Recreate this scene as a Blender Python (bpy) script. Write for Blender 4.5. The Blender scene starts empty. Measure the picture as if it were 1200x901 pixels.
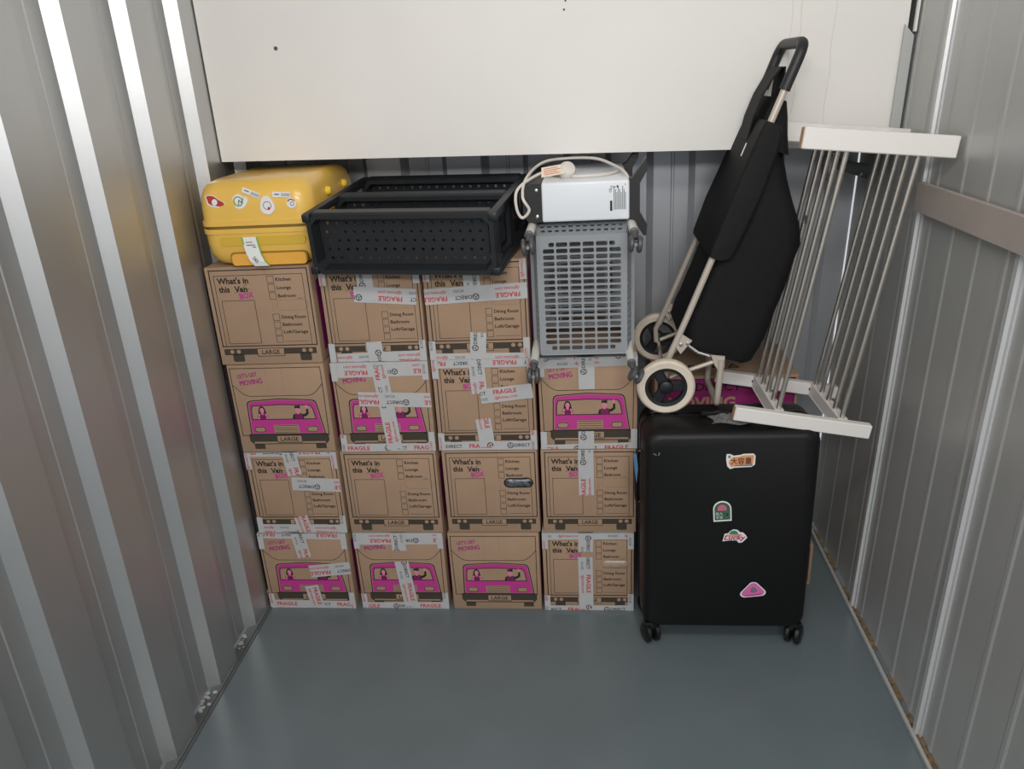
import bpy, bmesh, math, random
from mathutils import Vector, Matrix
from mathutils.geometry import tessellate_polygon
random.seed(7)
S = bpy.context.scene
COL = S.collection
PI = math.pi

# ---------------------------------------------------------------- camera
cam_d = bpy.data.cameras.new('camera')
cam = bpy.data.objects.new('camera', cam_d); COL.objects.link(cam)
cam_d.sensor_fit = 'HORIZONTAL'; cam_d.sensor_width = 36; cam_d.lens = 27.733
cam_d.clip_start = 0.01
cam.matrix_world = Matrix(((0.9951087, 0.01903814, 0.0969341, 0),
                           (0.08311365, 0.36900459, -0.92570391, 0),
                           (-0.05339281, 0.92923257, 0.36561735, 1.7), (0, 0, 0, 1)))
S.camera = cam
# ---------------------------------------------------------------- world and lamps
W = bpy.data.worlds.new('warehouse_air'); S.world = W; W.use_nodes = True
bg = W.node_tree.nodes['Background']
bg.inputs[0].default_value = (0.93, 0.96, 1.0, 1); bg.inputs[1].default_value = 0.78

def area_light(name, loc, target, sx, sy, watts, color):
    d = bpy.data.lights.new(name, 'AREA'); d.shape = 'RECTANGLE'; d.size = sx; d.size_y = sy
    d.energy = watts; d.color = color
    o = bpy.data.objects.new(name, d); COL.objects.link(o); o.location = loc
    o.rotation_euler = (Vector(target) - Vector(loc)).to_track_quat('-Z', 'Y').to_euler()
    return o
area_light('unit_ceiling_light', (0.05, 0.45, 2.46), (0.0, 1.8, 0.9), 1.2, 0.22, 16, (1.0, 0.965, 0.92))
area_light('corridor_ceiling_light', (0.15, -1.2, 2.42), (0.0, 2.3, 1.25), 1.6, 0.25, 44, (1.0, 0.98, 0.95))
S.view_settings.view_transform = 'Standard'; S.view_settings.look = 'None'
S.view_settings.exposure = -0.26; S.view_settings.gamma = 1.0; S.view_settings.use_curve_mapping = False

# ---------------------------------------------------------------- materials
def srgb(r, g, b):
    f = lambda c: c / 12.92 if c <= 0.04045 else ((c + 0.055) / 1.055) ** 2.4
    return (f(r / 255), f(g / 255), f(b / 255), 1)
MAT = {}
def mat(name, rgb, rough=0.5, metal=0.0, noise=0.0, nscale=30.0, bump=0.0, bscale=200.0, alpha=1.0, coat=0.0, stretch=None, spec=0.5):
    if name in MAT: return MAT[name]
    m = bpy.data.materials.new(name); m.use_nodes = True
    nt = m.node_tree; p = nt.nodes['Principled BSDF']
    c = srgb(*rgb)
    p.inputs['Base Color'].default_value = c
    p.inputs['Roughness'].default_value = rough; p.inputs['Metallic'].default_value = metal
    p.inputs['Alpha'].default_value = alpha; p.inputs['Coat Weight'].default_value = coat
    p.inputs['Specular IOR Level'].default_value = spec
    tc = nt.nodes.new('ShaderNodeTexCoord')
    src = tc.outputs['Object']
    if stretch:
        mp = nt.nodes.new('ShaderNodeMapping'); mp.inputs['Scale'].default_value = stretch
        nt.links.new(src, mp.inputs[0]); src = mp.outputs[0]
    if noise:
        n = nt.nodes.new('ShaderNodeTexNoise'); n.inputs['Scale'].default_value = nscale; n.inputs['Detail'].default_value = 4
        r = nt.nodes.new('ShaderNodeValToRGB')
        r.color_ramp.elements[0].position = 0.3; r.color_ramp.elements[1].position = 0.7
        r.color_ramp.elements[0].color = tuple(x * (1 - noise) for x in c[:3]) + (1,)
        r.color_ramp.elements[1].color = tuple(min(1, x * (1 + noise)) for x in c[:3]) + (1,)
        nt.links.new(src, n.inputs['Vector']); nt.links.new(n.outputs['Fac'], r.inputs[0]); nt.links.new(r.outputs[0], p.inputs['Base Color'])
    if bump:
        n2 = nt.nodes.new('ShaderNodeTexNoise'); n2.inputs['Scale'].default_value = bscale; n2.inputs['Detail'].default_value = 3
        b = nt.nodes.new('ShaderNodeBump'); b.inputs['Strength'].default_value = bump; b.inputs['Distance'].default_value = 0.002
        nt.links.new(src, n2.inputs['Vector']); nt.links.new(n2.outputs['Fac'], b.inputs['Height']); nt.links.new(b.outputs[0], p.inputs['Normal'])
    MAT[name] = m
    return m
mat('wall_steel', (199, 200, 200), 0.42, 0.86, 0.04, 3.0, 0.06, 60)
mat('back_steel', (186, 189, 194), 0.4, 0.5, 0.04, 3.0)
mat('right_steel', (192, 193, 191), 0.42, 0.45, 0.04, 3.0, 0.05, 60)
mat('post_metal', (210, 211, 212), 0.4, 0.4)
mat('floor_paint', (107, 118, 122), 0.3, 0.0, 0.05, 5.0, 0.05, 40)
mat('white_panel', (238, 235, 231), 0.55, 0, 0.015, 4.0, 0.03, 30)
mat('stain', (222, 214, 200), 0.6)
mat('trim_dark', (92, 95, 95), 0.5, 0.2)
mat('trim_light', (186, 188, 186), 0.45, 0.2)
mat('batten', (168, 158, 151), 0.6, 0, 0.05, 8)
mat('debris', (112, 92, 68), 0.95, 0, 0.4, 60)
mat('cardboard', (170, 141, 116), 0.82, 0, 0.05, 9.0, 0.05, 90)
mat('ink_black', (38, 33, 30), 0.7)
mat('ink_bumper', (66, 58, 49), 0.75, 0, 0.1, 200)
mat('ink_pink', (194, 56, 144), 0.6)
mat('ink_pink_dark', (128, 26, 92), 0.6)
mat('ink_skin', (222, 130, 160), 0.6)
mat('ink_faint', (142, 112, 86), 0.8)
mat('tape', (206, 206, 207), 0.3, 0, 0.03, 40, alpha=0.82)
mat('tape_black', (40, 42, 46), 0.5)
mat('tape_red', (196, 52, 50), 0.5)
mat('side_magenta', (150, 34, 108), 0.7)
mat('black_void', (12, 11, 11), 0.7)
mat('plastic_film_dark', (96, 98, 104), 0.15, 0.3, 0.9, 70)
mat('plastic_film_clear', (190, 172, 152), 0.12, 0, alpha=0.75)
mat('yellow_shell', (240, 194, 92), 0.32, 0, 0.03, 5, 0.02, 40, coat=0.2)
mat('yellow_olive', (220, 180, 66), 0.45)
mat('yellow_handle', (240, 178, 74), 0.42)
mat('yellow_bright', (246, 208, 64), 0.4)
mat('seam_dark', (150, 112, 40), 0.6)
mat('paper_white', (236, 236, 234), 0.55)
mat('print_grey', (84, 84, 90), 0.7)
mat('green_edge', (110, 184, 74), 0.5)
mat('red_print', (186, 56, 48), 0.5)
mat('black_plastic', (31, 34, 38), 0.42, 0, 0.1, 30, 0.05, 120)
mat('white_enamel', (228, 233, 238), 0.3, 0, coat=0.2)
mat('appliance_black', (26, 26, 28), 0.5)
mat('cable_white', (220, 214, 206), 0.45)
mat('tag_paper', (238, 220, 198), 0.7)
mat('grey_plastic', (147, 151, 155), 0.42)
mat('tube_white', (232, 230, 224), 0.35)
mat('castor_grey', (78, 78, 80), 0.45)
mat('castor_hub', (138, 138, 138), 0.4)
mat('bag_fabric', (17, 17, 19), 0.75, 0, 0.2, 60, 0.35, 420, spec=0.3)
mat('bag_flap', (18, 18, 19), 0.7, 0, 0.2, 60, 0.3, 420, spec=0.3)
mat('trolley_tube', (196, 186, 174), 0.38, 0.15)
mat('grip_black', (36, 37, 40), 0.5)
mat('tyre_cream', (226, 214, 196), 0.6, 0, 0.05, 40)
mat('hub_black', (30, 31, 34), 0.4)
mat('screw_metal', (215, 215, 215), 0.25, 0.9)
mat('rack_white', (232, 228, 224), 0.45, 0, 0.01, 6)
mat('raw_wood', (176, 146, 116), 0.75, 0, 0.1, 40)
mat('steel_rod', (204, 197, 188), 0.2, 0.85)
mat('case_black', (9, 9, 10), 0.5, 0, 0.1, 20, 0.05, 500, spec=0.4)
mat('case_gloss', (14, 14, 15), 0.25)
mat('case_wheel', (20, 20, 22), 0.32)
mat('blue_tag', (86, 122, 160), 0.5)
mat('sticker_orange', (226, 156, 108), 0.5)
mat('sticker_brown', (84, 42, 26), 0.6)
mat('sticker_teal', (46, 132, 134), 0.5)
mat('sticker_green', (58, 104, 78), 0.5)
mat('sticker_pink', (222, 112, 178), 0.5)
mat('sticker_rose', (206, 110, 138), 0.5)
mat('sticker_magenta', (184, 48, 132), 0.5)
mat('sticker_grey', (126, 116, 138), 0.5)
mat('cloth_grey', (112, 112, 112), 0.9, 0, 0.5, 150)

# ---------------------------------------------------------------- builders
ORG = {}
def link(o, parent=None):
    COL.objects.link(o)
    if parent is not None: o.parent = parent
    return o
def tag(o, label, cat=None, group=None, kind=None):
    if label: o['label'] = label
    if cat: o['category'] = cat
    if group: o['group'] = group
    if kind: o['kind'] = kind
    return o
def empty(name, loc, label=None, cat=None, group=None, kind=None, local=False, rz=0):
    o = bpy.data.objects.new(name, None); o.empty_display_size = 0.05
    COL.objects.link(o); o.location = loc; o.rotation_euler = (0, 0, rz)
    ORG[o.name] = Vector((0, 0, 0)) if local else Vector(loc)
    return tag(o, label, cat, group, kind)

class MB:
    """collects shapes, then links them as one mesh"""
    def __init__(s): s.v = []; s.f = []
    def add(s, vs, fs):
        n = len(s.v); s.v += [Vector(p) for p in vs]; s.f += [tuple(i + n for i in f) for f in fs]; return s
    def box(s, lo, hi, bev=0.0, seg=1, M=None):
        bm = bmesh.new(); bmesh.ops.create_cube(bm, size=1)
        lo = Vector(lo); hi = Vector(hi)
        for v in bm.verts: v.co = Vector(((v.co[i] + 0.5) * (hi[i] - lo[i]) + lo[i]) for i in range(3))
        if bev > 0: bmesh.ops.bevel(bm, geom=list(bm.edges), offset=bev, segments=seg, profile=0.5, affect='EDGES')
        return s.frombm(bm, M)
    def frombm(s, bm, M=None):
        bm.verts.index_update()
        s.add([(M @ v.co if M else v.co.copy()) for v in bm.verts], [[v.index for v in f.verts] for f in bm.faces]); bm.free(); return s
    def obox(s, c, ax, ay, az, bev=0.0, seg=1):
        """box centred at c with half-extent vectors ax ay az"""
        M = Matrix.Translation(Vector(c)) @ Matrix((ax, ay, az)).transposed().to_4x4()
        bm = bmesh.new(); bmesh.ops.create_cube(bm, size=2)
        for v in bm.verts: v.co = M @ v.co
        if bev > 0: bmesh.ops.bevel(bm, geom=list(bm.edges), offset=bev, segments=seg, profile=0.5, affect='EDGES')
        return s.frombm(bm)
    def tube(s, pts, r, n=10, caps=True, closed=False):
        pts = [Vector(p) for p in pts]; N = len(pts)
        rs = r if isinstance(r, (list, tuple)) else [r] * N
        rings = []; prev = None
        for i, p in enumerate(pts):
            if closed: t = pts[(i + 1) % N] - pts[i - 1]
            else: t = pts[min(i + 1, N - 1)] - pts[max(i - 1, 0)]
            t.normalize()
            if prev is None:
                a = Vector((0, 0, 1)) if abs(t.z) < 0.9 else Vector((1, 0, 0))
                x = t.cross(a).normalized()
            else:
                x = (prev - t * prev.dot(t)).normalized()
            prev = x; y = t.cross(x)
            rings.append([p + x * math.cos(2 * PI * k / n) * rs[i] + y * math.sin(2 * PI * k / n) * rs[i] for k in range(n)])
        vs = [q for r_ in rings for q in r_]; fs = []
        for i in range(N if closed else N - 1):
            j = (i + 1) % N
            for k in range(n):
                fs.append((i * n + k, i * n + (k + 1) % n, j * n + (k + 1) % n, j * n + k))
        if caps and not closed:
            fs.append(tuple(reversed(range(n)))); fs.append(tuple((N - 1) * n + k for k in range(n)))
        return s.add(vs, fs)
    def lathe(s, prof, c, axis, n=32, closed=False):
        """prof: (radius, along axis)"""
        axis = Vector(axis).normalized(); a = Vector((0, 0, 1)) if abs(axis.z) < 0.9 else Vector((1, 0, 0))
        x = axis.cross(a).normalized(); y = axis.cross(x); c = Vector(c)
        vs = [c + axis * h + (x * math.cos(2 * PI * k / n) + y * math.sin(2 * PI * k / n)) * r for (r, h) in prof for k in range(n)]
        fs = []; m = len(prof)
        for i in range(m if closed else m - 1):
            j = (i + 1) % m
            for k in range(n): fs.append((i * n + k, i * n + (k + 1) % n, j * n + (k + 1) % n, j * n + k))
        if not closed:
            fs.append(tuple(reversed(range(n)))); fs.append(tuple((m - 1) * n + k for k in range(n)))
        return s.add(vs, fs)
    def prism(s, poly, o, ex, ey, d):
        """poly in (ex,ey) from o, extruded by vector d"""
        o = Vector(o); ex = Vector(ex); ey = Vector(ey); d = Vector(d); n = len(poly)
        a = [o + ex * p[0] + ey * p[1] for p in poly]
        tris = tessellate_polygon([[Vector((p[0], p[1], 0)) for p in poly]])
        fs = [t for t in tris] + [tuple(n + i for i in reversed(t)) for t in tris]
        fs += [(i, (i + 1) % n, n + (i + 1) % n, n + i) for i in range(n)]
        return s.add(a + [p + d for p in a], fs)
    def loft(s, rings, caps=True):
        n = len(rings[0]); vs = [p for r in rings for p in r]; fs = []
        for i in range(len(rings) - 1):
            for k in range(n): fs.append((i * n + k, i * n + (k + 1) % n, (i + 1) * n + (k + 1) % n, (i + 1) * n + k))
        if caps:
            fs.append(tuple(reversed(range(n)))); m = len(rings) - 1; fs.append(tuple(m * n + k for k in range(n)))
        return s.add(vs, fs)
    def mesh(s, name, m, org=Vector((0, 0, 0)), smooth=False):
        me = bpy.data.meshes.new(name)
        me.from_pydata([tuple(p - org) for p in s.v], [], s.f); me.materials.append(MAT[m])
        bm = bmesh.new(); bm.from_mesh(me); bmesh.ops.recalc_face_normals(bm, faces=list(bm.faces)); bm.to_mesh(me); bm.free()
        if smooth:
            me.shade_smooth(); me.set_sharp_from_angle(angle=math.radians(38))
        me.update(); return me
    def build(s, name, m, parent=None, smooth=False, origin=None):
        org = ORG[parent.name] if parent is not None else Vector(origin or (0, 0, 0))
        o = bpy.data.objects.new(name, s.mesh(name, m, org, smooth))
        if parent is None: o.location = org
        link(o, parent); ORG[o.name] = org
        return o

# flat print: convex pieces in a plane (x, y)
_TXT = {}
def text_tris(s, bold):
    key = (s, bold)
    if key not in _TXT:
        c = bpy.data.curves.new('lettering', 'FONT'); c.body = s; c.size = 1.0; c.resolution_u = 2; c.offset = bold
        o = bpy.data.objects.new('lettering', c); COL.objects.link(o)
        bpy.context.view_layer.update()
        me = bpy.data.meshes.new_from_object(o.evaluated_get(bpy.context.evaluated_depsgraph_get()))
        me.calc_loop_triangles()
        vs = [(v.co.x, v.co.y) for v in me.vertices]
        _TXT[key] = [[vs[i] for i in t.vertices] for t in me.loop_triangles]
        bpy.data.objects.remove(o); bpy.data.curves.remove(c); bpy.data.meshes.remove(me)
    return _TXT[key]
class Flat:
    def __init__(s): s.p = []; s.g = []
    def poly(s, pts):
        s.g.append(len(s.p))
        for t in tessellate_polygon([[Vector((x, y, 0)) for x, y in pts]]): s.p.append([pts[i] for i in t])
        return s
    def pieces(s):
        e = s.g + [len(s.p)]; out = []
        for a, b in zip(e, e[1:]):
            f = Flat(); f.p = s.p[a:b]; out.append(f)
        return out
    def rect(s, x0, y0, x1, y1): s.g.append(len(s.p)); s.p.append([(x0, y0), (x1, y0), (x1, y1), (x0, y1)]); return s
    def circle(s, cx, cy, rx, ry=None, n=20):
        s.g.append(len(s.p)); ry = ry or rx; s.p.append([(cx + rx * math.cos(2 * PI * k / n), cy + ry * math.sin(2 * PI * k / n)) for k in range(n)]); return s
    def stroke(s, pts, w, closed=False):
        n = len(pts); P = [Vector(p) for p in pts]
        for i in range(n if closed else n - 1):
            a, b = P[i], P[(i + 1) % n]; d = b - a
            if d.length < 1e-7: continue
            d.normalize(); nn = Vector((-d.y, d.x)) * w / 2; e = d * w * 0.45
            s.p.append([tuple(a - e + nn), tuple(a - e - nn), tuple(b + e - nn), tuple(b + e + nn)])
        return s
    def ring(s, cx, cy, r, w, n=20): return s.stroke([(cx + r * math.cos(2 * PI * k / n), cy + r * math.sin(2 * PI * k / n)) for k in range(n)], w, True)
    def frame(s, x0, y0, x1, y1, w): return s.stroke([(x0, y0), (x1, y0), (x1, y1), (x0, y1)], w, True)
    def text(s, t, x, y, h, rot=0.0, bold=0.0, width=None, shear=0.0):
        tr = text_tris(t, bold); H = text_tris('H', 0.0)
        k = h / max(q[1] for a in H for q in a)
        xs = [q[0] for a in tr for q in a]; x0 = min(xs); kx = k if width is None else width / (max(xs) - x0)
        c, sn = math.cos(rot), math.sin(rot)
        for a in tr:
            o = []
            for (px, py) in a:
                X = (px - x0) * kx + py * k * shear; Y = py * k
                o.append((x + X * c - Y * sn, y + X * sn + Y * c))
            s.p.append(o)
        return s
    def clip(s, x0, y0, x1, y1):
        def half(poly, ax, lim, sg):
            out = []
            for i in range(len(poly)):
                a, b = poly[i - 1], poly[i]; da = sg * (a[ax] - lim); db = sg * (b[ax] - lim)
                if (da >= 0) != (db >= 0):
                    t = da / (da - db); out.append((a[0] + (b[0] - a[0]) * t, a[1] + (b[1] - a[1]) * t))
                if db >= 0: out.append(b)
            return out
        res = []
        for q in s.p:
            for ax, lim, sg in ((0, x0, 1), (0, x1, -1), (1, y0, 1), (1, y1, -1)):
                if len(q) >= 3: q = half(q, ax, lim, sg)
            if len(q) >= 3: res.append(q)
        s.p = res; return s
    def mesh(s, name, m, o=(0, 0, 0), ex=(1, 0, 0), ey=(0, 0, 1), off=0.0004, org=Vector((0, 0, 0))):
        o = Vector(o); ex = Vector(ex).normalized(); ey = Vector(ey).normalized(); n = ex.cross(ey)
        vs = []; fs = []
        for q in s.p:
            b = len(vs); vs += [tuple(o + ex * x + ey * y + n * off - org) for x, y in q]; fs.append(tuple(range(b, len(vs))))
        me = bpy.data.meshes.new(name); me.from_pydata(vs, [], fs); me.materials.append(MAT[m]); me.update(); return me
    def build(s, name, m, parent, **k):
        org = ORG[parent.name]
        ob = bpy.data.objects.new(name, s.mesh(name, m, org=org, **k)); link(ob, parent); ORG[ob.name] = org
        if len(s.g) != 1 or len(s.p) > 40: ob['kind'] = 'stuff'      # lettering and line print
        return ob

# ================================================================= THE SETTING
XL, YB, YF = -1.137, 2.765, 0.30
def xr(z): return 0.857 + 0.035 * z           # the right wall leans slightly outwards
HW = 2.55
fl = MB().box((-2.6, -3.2, -0.06), (2.4, 2.80, 0.0)).build('floor', 'floor_paint'); tag(fl, None, kind='structure')

ce = MB().box((-1.3, YF, HW), (1.05, 2.80, HW + 0.04)).build('unseen_ceiling', 'white_panel'); tag(ce, None, kind='structure')  # out of view, added to keep ambient light from coming in above
# left wall: trapezoid steel sheets, three ribs to a sheet
def sheet(parent, prof, to3, z0, z1, m):
    """prof: (along, proud) polyline; to3(a, p, z) gives the world point; 3 mm thick"""
    mb = MB(); n = len(prof); T = 0.003
    vs = [to3(a, p, z) for z in (z0, z1) for (a, p) in prof] + [to3(a, p - T, z) for z in (z0, z1) for (a, p) in prof]
    fs = []
    for i in range(n - 1):
        fs += [(i, i + 1, n + i + 1, n + i), (2 * n + i, 3 * n + i, 3 * n + i + 1, 2 * n + i + 1),
               (i, 2 * n + i, 2 * n + i + 1, i + 1), (n + i, n + i + 1, 3 * n + i + 1, 3 * n + i)]
    fs += [(0, n, 3 * n, 2 * n), (n - 1, 3 * n - 1, 4 * n - 1, 2 * n - 1)]
    mb.add(vs, fs)
    return mb.build('wall_sheet', m, parent)
def rib_profile(a0, count, pitch=0.28, depth=0.034):
    pr = []
    for k in range(count):
        b = a0 + k * pitch
        # valley with a shallow crease, near flank, rib crest with a crease, far flank
        pr += [(b, 0), (b + 0.058, 0), (b + 0.061, 0.0022), (b + 0.067, 0.0022), (b + 0.070, 0), (b + 0.117, 0), (b + 0.136, depth), (b + 0.254, depth)]
    pr.append((a0 + count * pitch, 0))
    return pr
wl = empty('wall_left', (XL, 1.2, 0), kind='structure')
RIB0 = 2.372 - 0.126 - 0.28 * 7
for k in range(2):
    sheet(wl, rib_profile(RIB0 + 0.84 * k, 3), lambda a, p, z: (XL - 0.034 + p, a, z), 0.012, HW, 'wall_steel')
sheet(wl, rib_profile(RIB0 + 1.68, 3), lambda a, p, z: (XL - 0.034 + p, a, z), 0.012, HW, 'wall_steel')
# back wall
wb = empty('wall_back', (0, YB, 0), kind='structure')
for k in range(2):
    sheet(wb, rib_profile(XL - 0.03 + 0.84 * k, 3, depth=0.026), lambda a, p, z: (a, YB + 0.026 - p, z), 0.0, HW, 'back_steel')
pr = [q for q in rib_profile(XL - 0.03 + 1.68, 2, depth=0.026) if q[0] < 0.845]
pr.append((0.8535, 0.0))
sheet(wb, pr, lambda a, p, z: ((a + 0.035 * z * max(0, (a - 0.6) / 0.2535)) if a > 0.6 else a, YB + 0.026 - p, z), 0.0, HW, 'back_steel')
# right wall: flat panels with fine ribs between silver posts
wr = empty('wall_right', (0.857, 1.2, 0), kind='structure')
POSTS = [2.237 - 0.54 * k for k in range(4)]
def right_panel(y0, y1):
    pr = []; n = max(1, round((y1 - y0) / 0.135)); st = (y1 - y0) / n; pr.append((y0, 0))
    for k in range(n):
        c = y0 + (k + 0.5) * st
        pr += [(c - 0.013, 0), (c - 0.006, 0.0028), (c + 0.006, 0.0028), (c + 0.013, 0)]
    pr.append((y1, 0))
    o = sheet(wr, pr, lambda a, p, z: (xr(z) - p, a, z), 0.02, HW, 'right_steel'); o.name = 'wall_panel'
right_panel(2.237, 2.784)
for k in range(3): right_panel(POSTS[k + 1], POSTS[k])
right_panel(YF, POSTS[3])
for y in POSTS:
    mb = MB(); pf = [(-0.020, 0.0), (-0.020, 0.005), (-0.010, 0.005), (-0.008, 0.013), (0.008, 0.013), (0.010, 0.005), (0.020, 0.005), (0.020, 0.0)]
    n = len(pf); vs = [(xr(z) - p, y + a, z) for z in (0.01, HW) for (a, p) in pf]
    mb.add(vs, [(i, (i + 1) % n, n + (i + 1) % n, n + i) for i in range(n)] + [tuple(range(n)), tuple(range(n, 2 * n))])
    mb.build('post', 'post_metal', wr)
# white bulkhead board, its right end angle and the little screws in it
zb = lambda x: 1.492 - 0.0222 * (x - XL)
tw = empty('trim_1', (0, 2.475, 1.48), kind='structure', label='white board hung across the back above the boxes')
mb = MB(); x1 = 0.888
vs = [(XL + 0.004, 2.475, zb(XL)), (x1, 2.475, zb(x1)), (x1 + 0.03, 2.475, HW), (XL + 0.004, 2.475, HW)]
vs += [(a, 2.487, c) for a, b, c in vs]
mb.add(vs, [(0, 1, 2, 3), (7, 6, 5, 4), (0, 4, 5, 1), (1, 5, 6, 2), (2, 6, 7, 3), (3, 7, 4, 0)])
mb.build('board', 'white_panel', tw)
for (x, z, r) in ((-0.905, 1.808, 0.006), (-0.045, 1.885, 0.003), (-0.05, 1.862, 0.003)):
    MB().lathe([(r, 0), (r, 0.0015), (r * 0.5, 0.002)], (x, 2.475, z), (0, -1, 0), 10).build('screw', 'print_grey', tw)
st_ = Flat()
for x, z0_, z1_ in ((.575, 1.60, 1.95), (.60, 1.55, 1.99), (.69, 1.50, 1.93)):
    st_.stroke([(x + .012 * (k / 8) + .003 * math.sin(k * 2.1 + x * 30), z0_ + (z1_ - z0_) * k / 8) for k in range(9)], .0016)
st_.build('stain', 'stain', tw, o=(0, 2.475, 0), ex=(1, 0, 0), ey=(0, 0, 1), off=.0004)
te = empty('trim_2', (0.89, 2.45, 1.5), kind='structure', label='grey steel angle closing the right end of the white board')
mb = MB(); mb.prism([(0, 0), (0.028, 0), (0.028, 0.30), (0, 0.33)], (0.873, 2.468, 1.44), (1, 0, 0), (0.035, 0, 1), (0, -0.006, 0)).build('plate', 'trim_light', te)
MB().prism([(0, 0), (0.006, 0), (0.006, 0.8), (0, 0.8)], (0.905, 2.46, 1.75), (1, 0, 0), (0.035, 0, 1), (0, -0.012, 0)).build('gap_light_strip', 'white_panel', te)  # white strip standing in for the bright slit of light beside the board
# steel bracket in the back right corner
tb = empty('trim_3', (0.86, 2.7, 1.38), kind='structure', label='dark bracket screwed into the back right corner')
MB().prism([(0, 0), (0.13, -0.03), (0.13, -0.075), (0, -0.03)], (0.775, 2.69, 1.40), (1, 0, 0), (0, 0, 1), (0, 0.02, 0)).build('arm', 'trim_dark', tb)
MB().box((0.775, 2.67, 1.33), (0.80, 2.73, 1.43)).build('plate', 'trim_light', tb)
for x, z in ((0.785, 1.41), (0.875, 1.345)):
    MB().lathe([(0.008, 0), (0.008, 0.004), (0.004, 0.007)], (x, 2.668, z), (0, -1, 0), 10).build('screw', 'screw_metal', tb)
# batten on the right wall
bt = empty('trim_4', (0.9, 1.85, 1.34), kind='structure', label='taupe batten screwed along the right wall')
y0, y1 = POSTS[2] + 0.022, POSTS[0] - 0.022
MB().add([(xr(z) - d, y, z) for d in (0.0145, 0.030) for y in (y0, y1) for z in (1.305, 1.378)],
         [(0, 1, 3, 2), (4, 6, 7, 5), (0, 2, 6, 4), (1, 5, 7, 3), (0, 4, 5, 1), (2, 3, 7, 6)]).build('batten', 'batten', bt)
# floor strips along both walls
bl = empty('baseboard_left', (XL, 1.2, 0), kind='structure')
MB().box((XL - 0.03, YF, 0.0), (XL + 0.003, 2.76, 0.004)).build('strip', 'trim_dark', bl)
MB().box((XL + 0.006, YF, 0.0), (XL + 0.014, 2.76, 0.003)).build('sealant', 'trim_dark', bl)
br = empty('baseboard_right', (0.857, 1.2, 0), kind='structure')
MB().box((0.836, YF, 0.0), (0.846, 2.74, 0.014), 0.002).build('strip', 'trim_light', br)
MB().box((0.846, YF, 0.0), (0.870, 2.74, 0.005)).build('gap_filler', 'trim_dark', br)
mb = MB()
for k in range(900):
    y = random.uniform(1.2, 2.7); x = random.uniform(0.847, 0.861); s_ = random.uniform(0.001, 0.005)
    if math.sin(y * 31) + math.sin(y * 12.3) < -0.5: continue
    a = random.uniform(0, PI)
    mb.obox((x, y, 0.006 + s_ * 0.6), Vector((math.cos(a), math.sin(a), 0.2)) * s_ * 1.6, Vector((-math.sin(a), math.cos(a), 0)) * s_, Vector((0, 0, 1)) * s_ * 0.7)
d_ = mb.build('debris', 'debris', None); tag(d_, 'brown dust and crumbs along the right wall base', 'dirt', kind='stuff')
mb = MB()
for b in range(9):
    yc = RIB0 + 0.28 * b + 0.06
    for k in range(14):
        y = yc + random.gauss(0, 0.03); x = XL - 0.03 + abs(random.gauss(0, 0.012)); s_ = random.uniform(0.001, 0.004)
        mb.obox((x, y, 0.005 + s_ * 0.6), (s_ * 1.5, s_ * 0.4, 0), (-s_ * 0.3, s_, 0), (0, 0, s_ * 0.7))
d_ = mb.build('debris', 'trim_light', None); tag(d_, 'pale crumbs lying in the ribs at the left wall base', 'dirt', kind='stuff')

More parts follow.
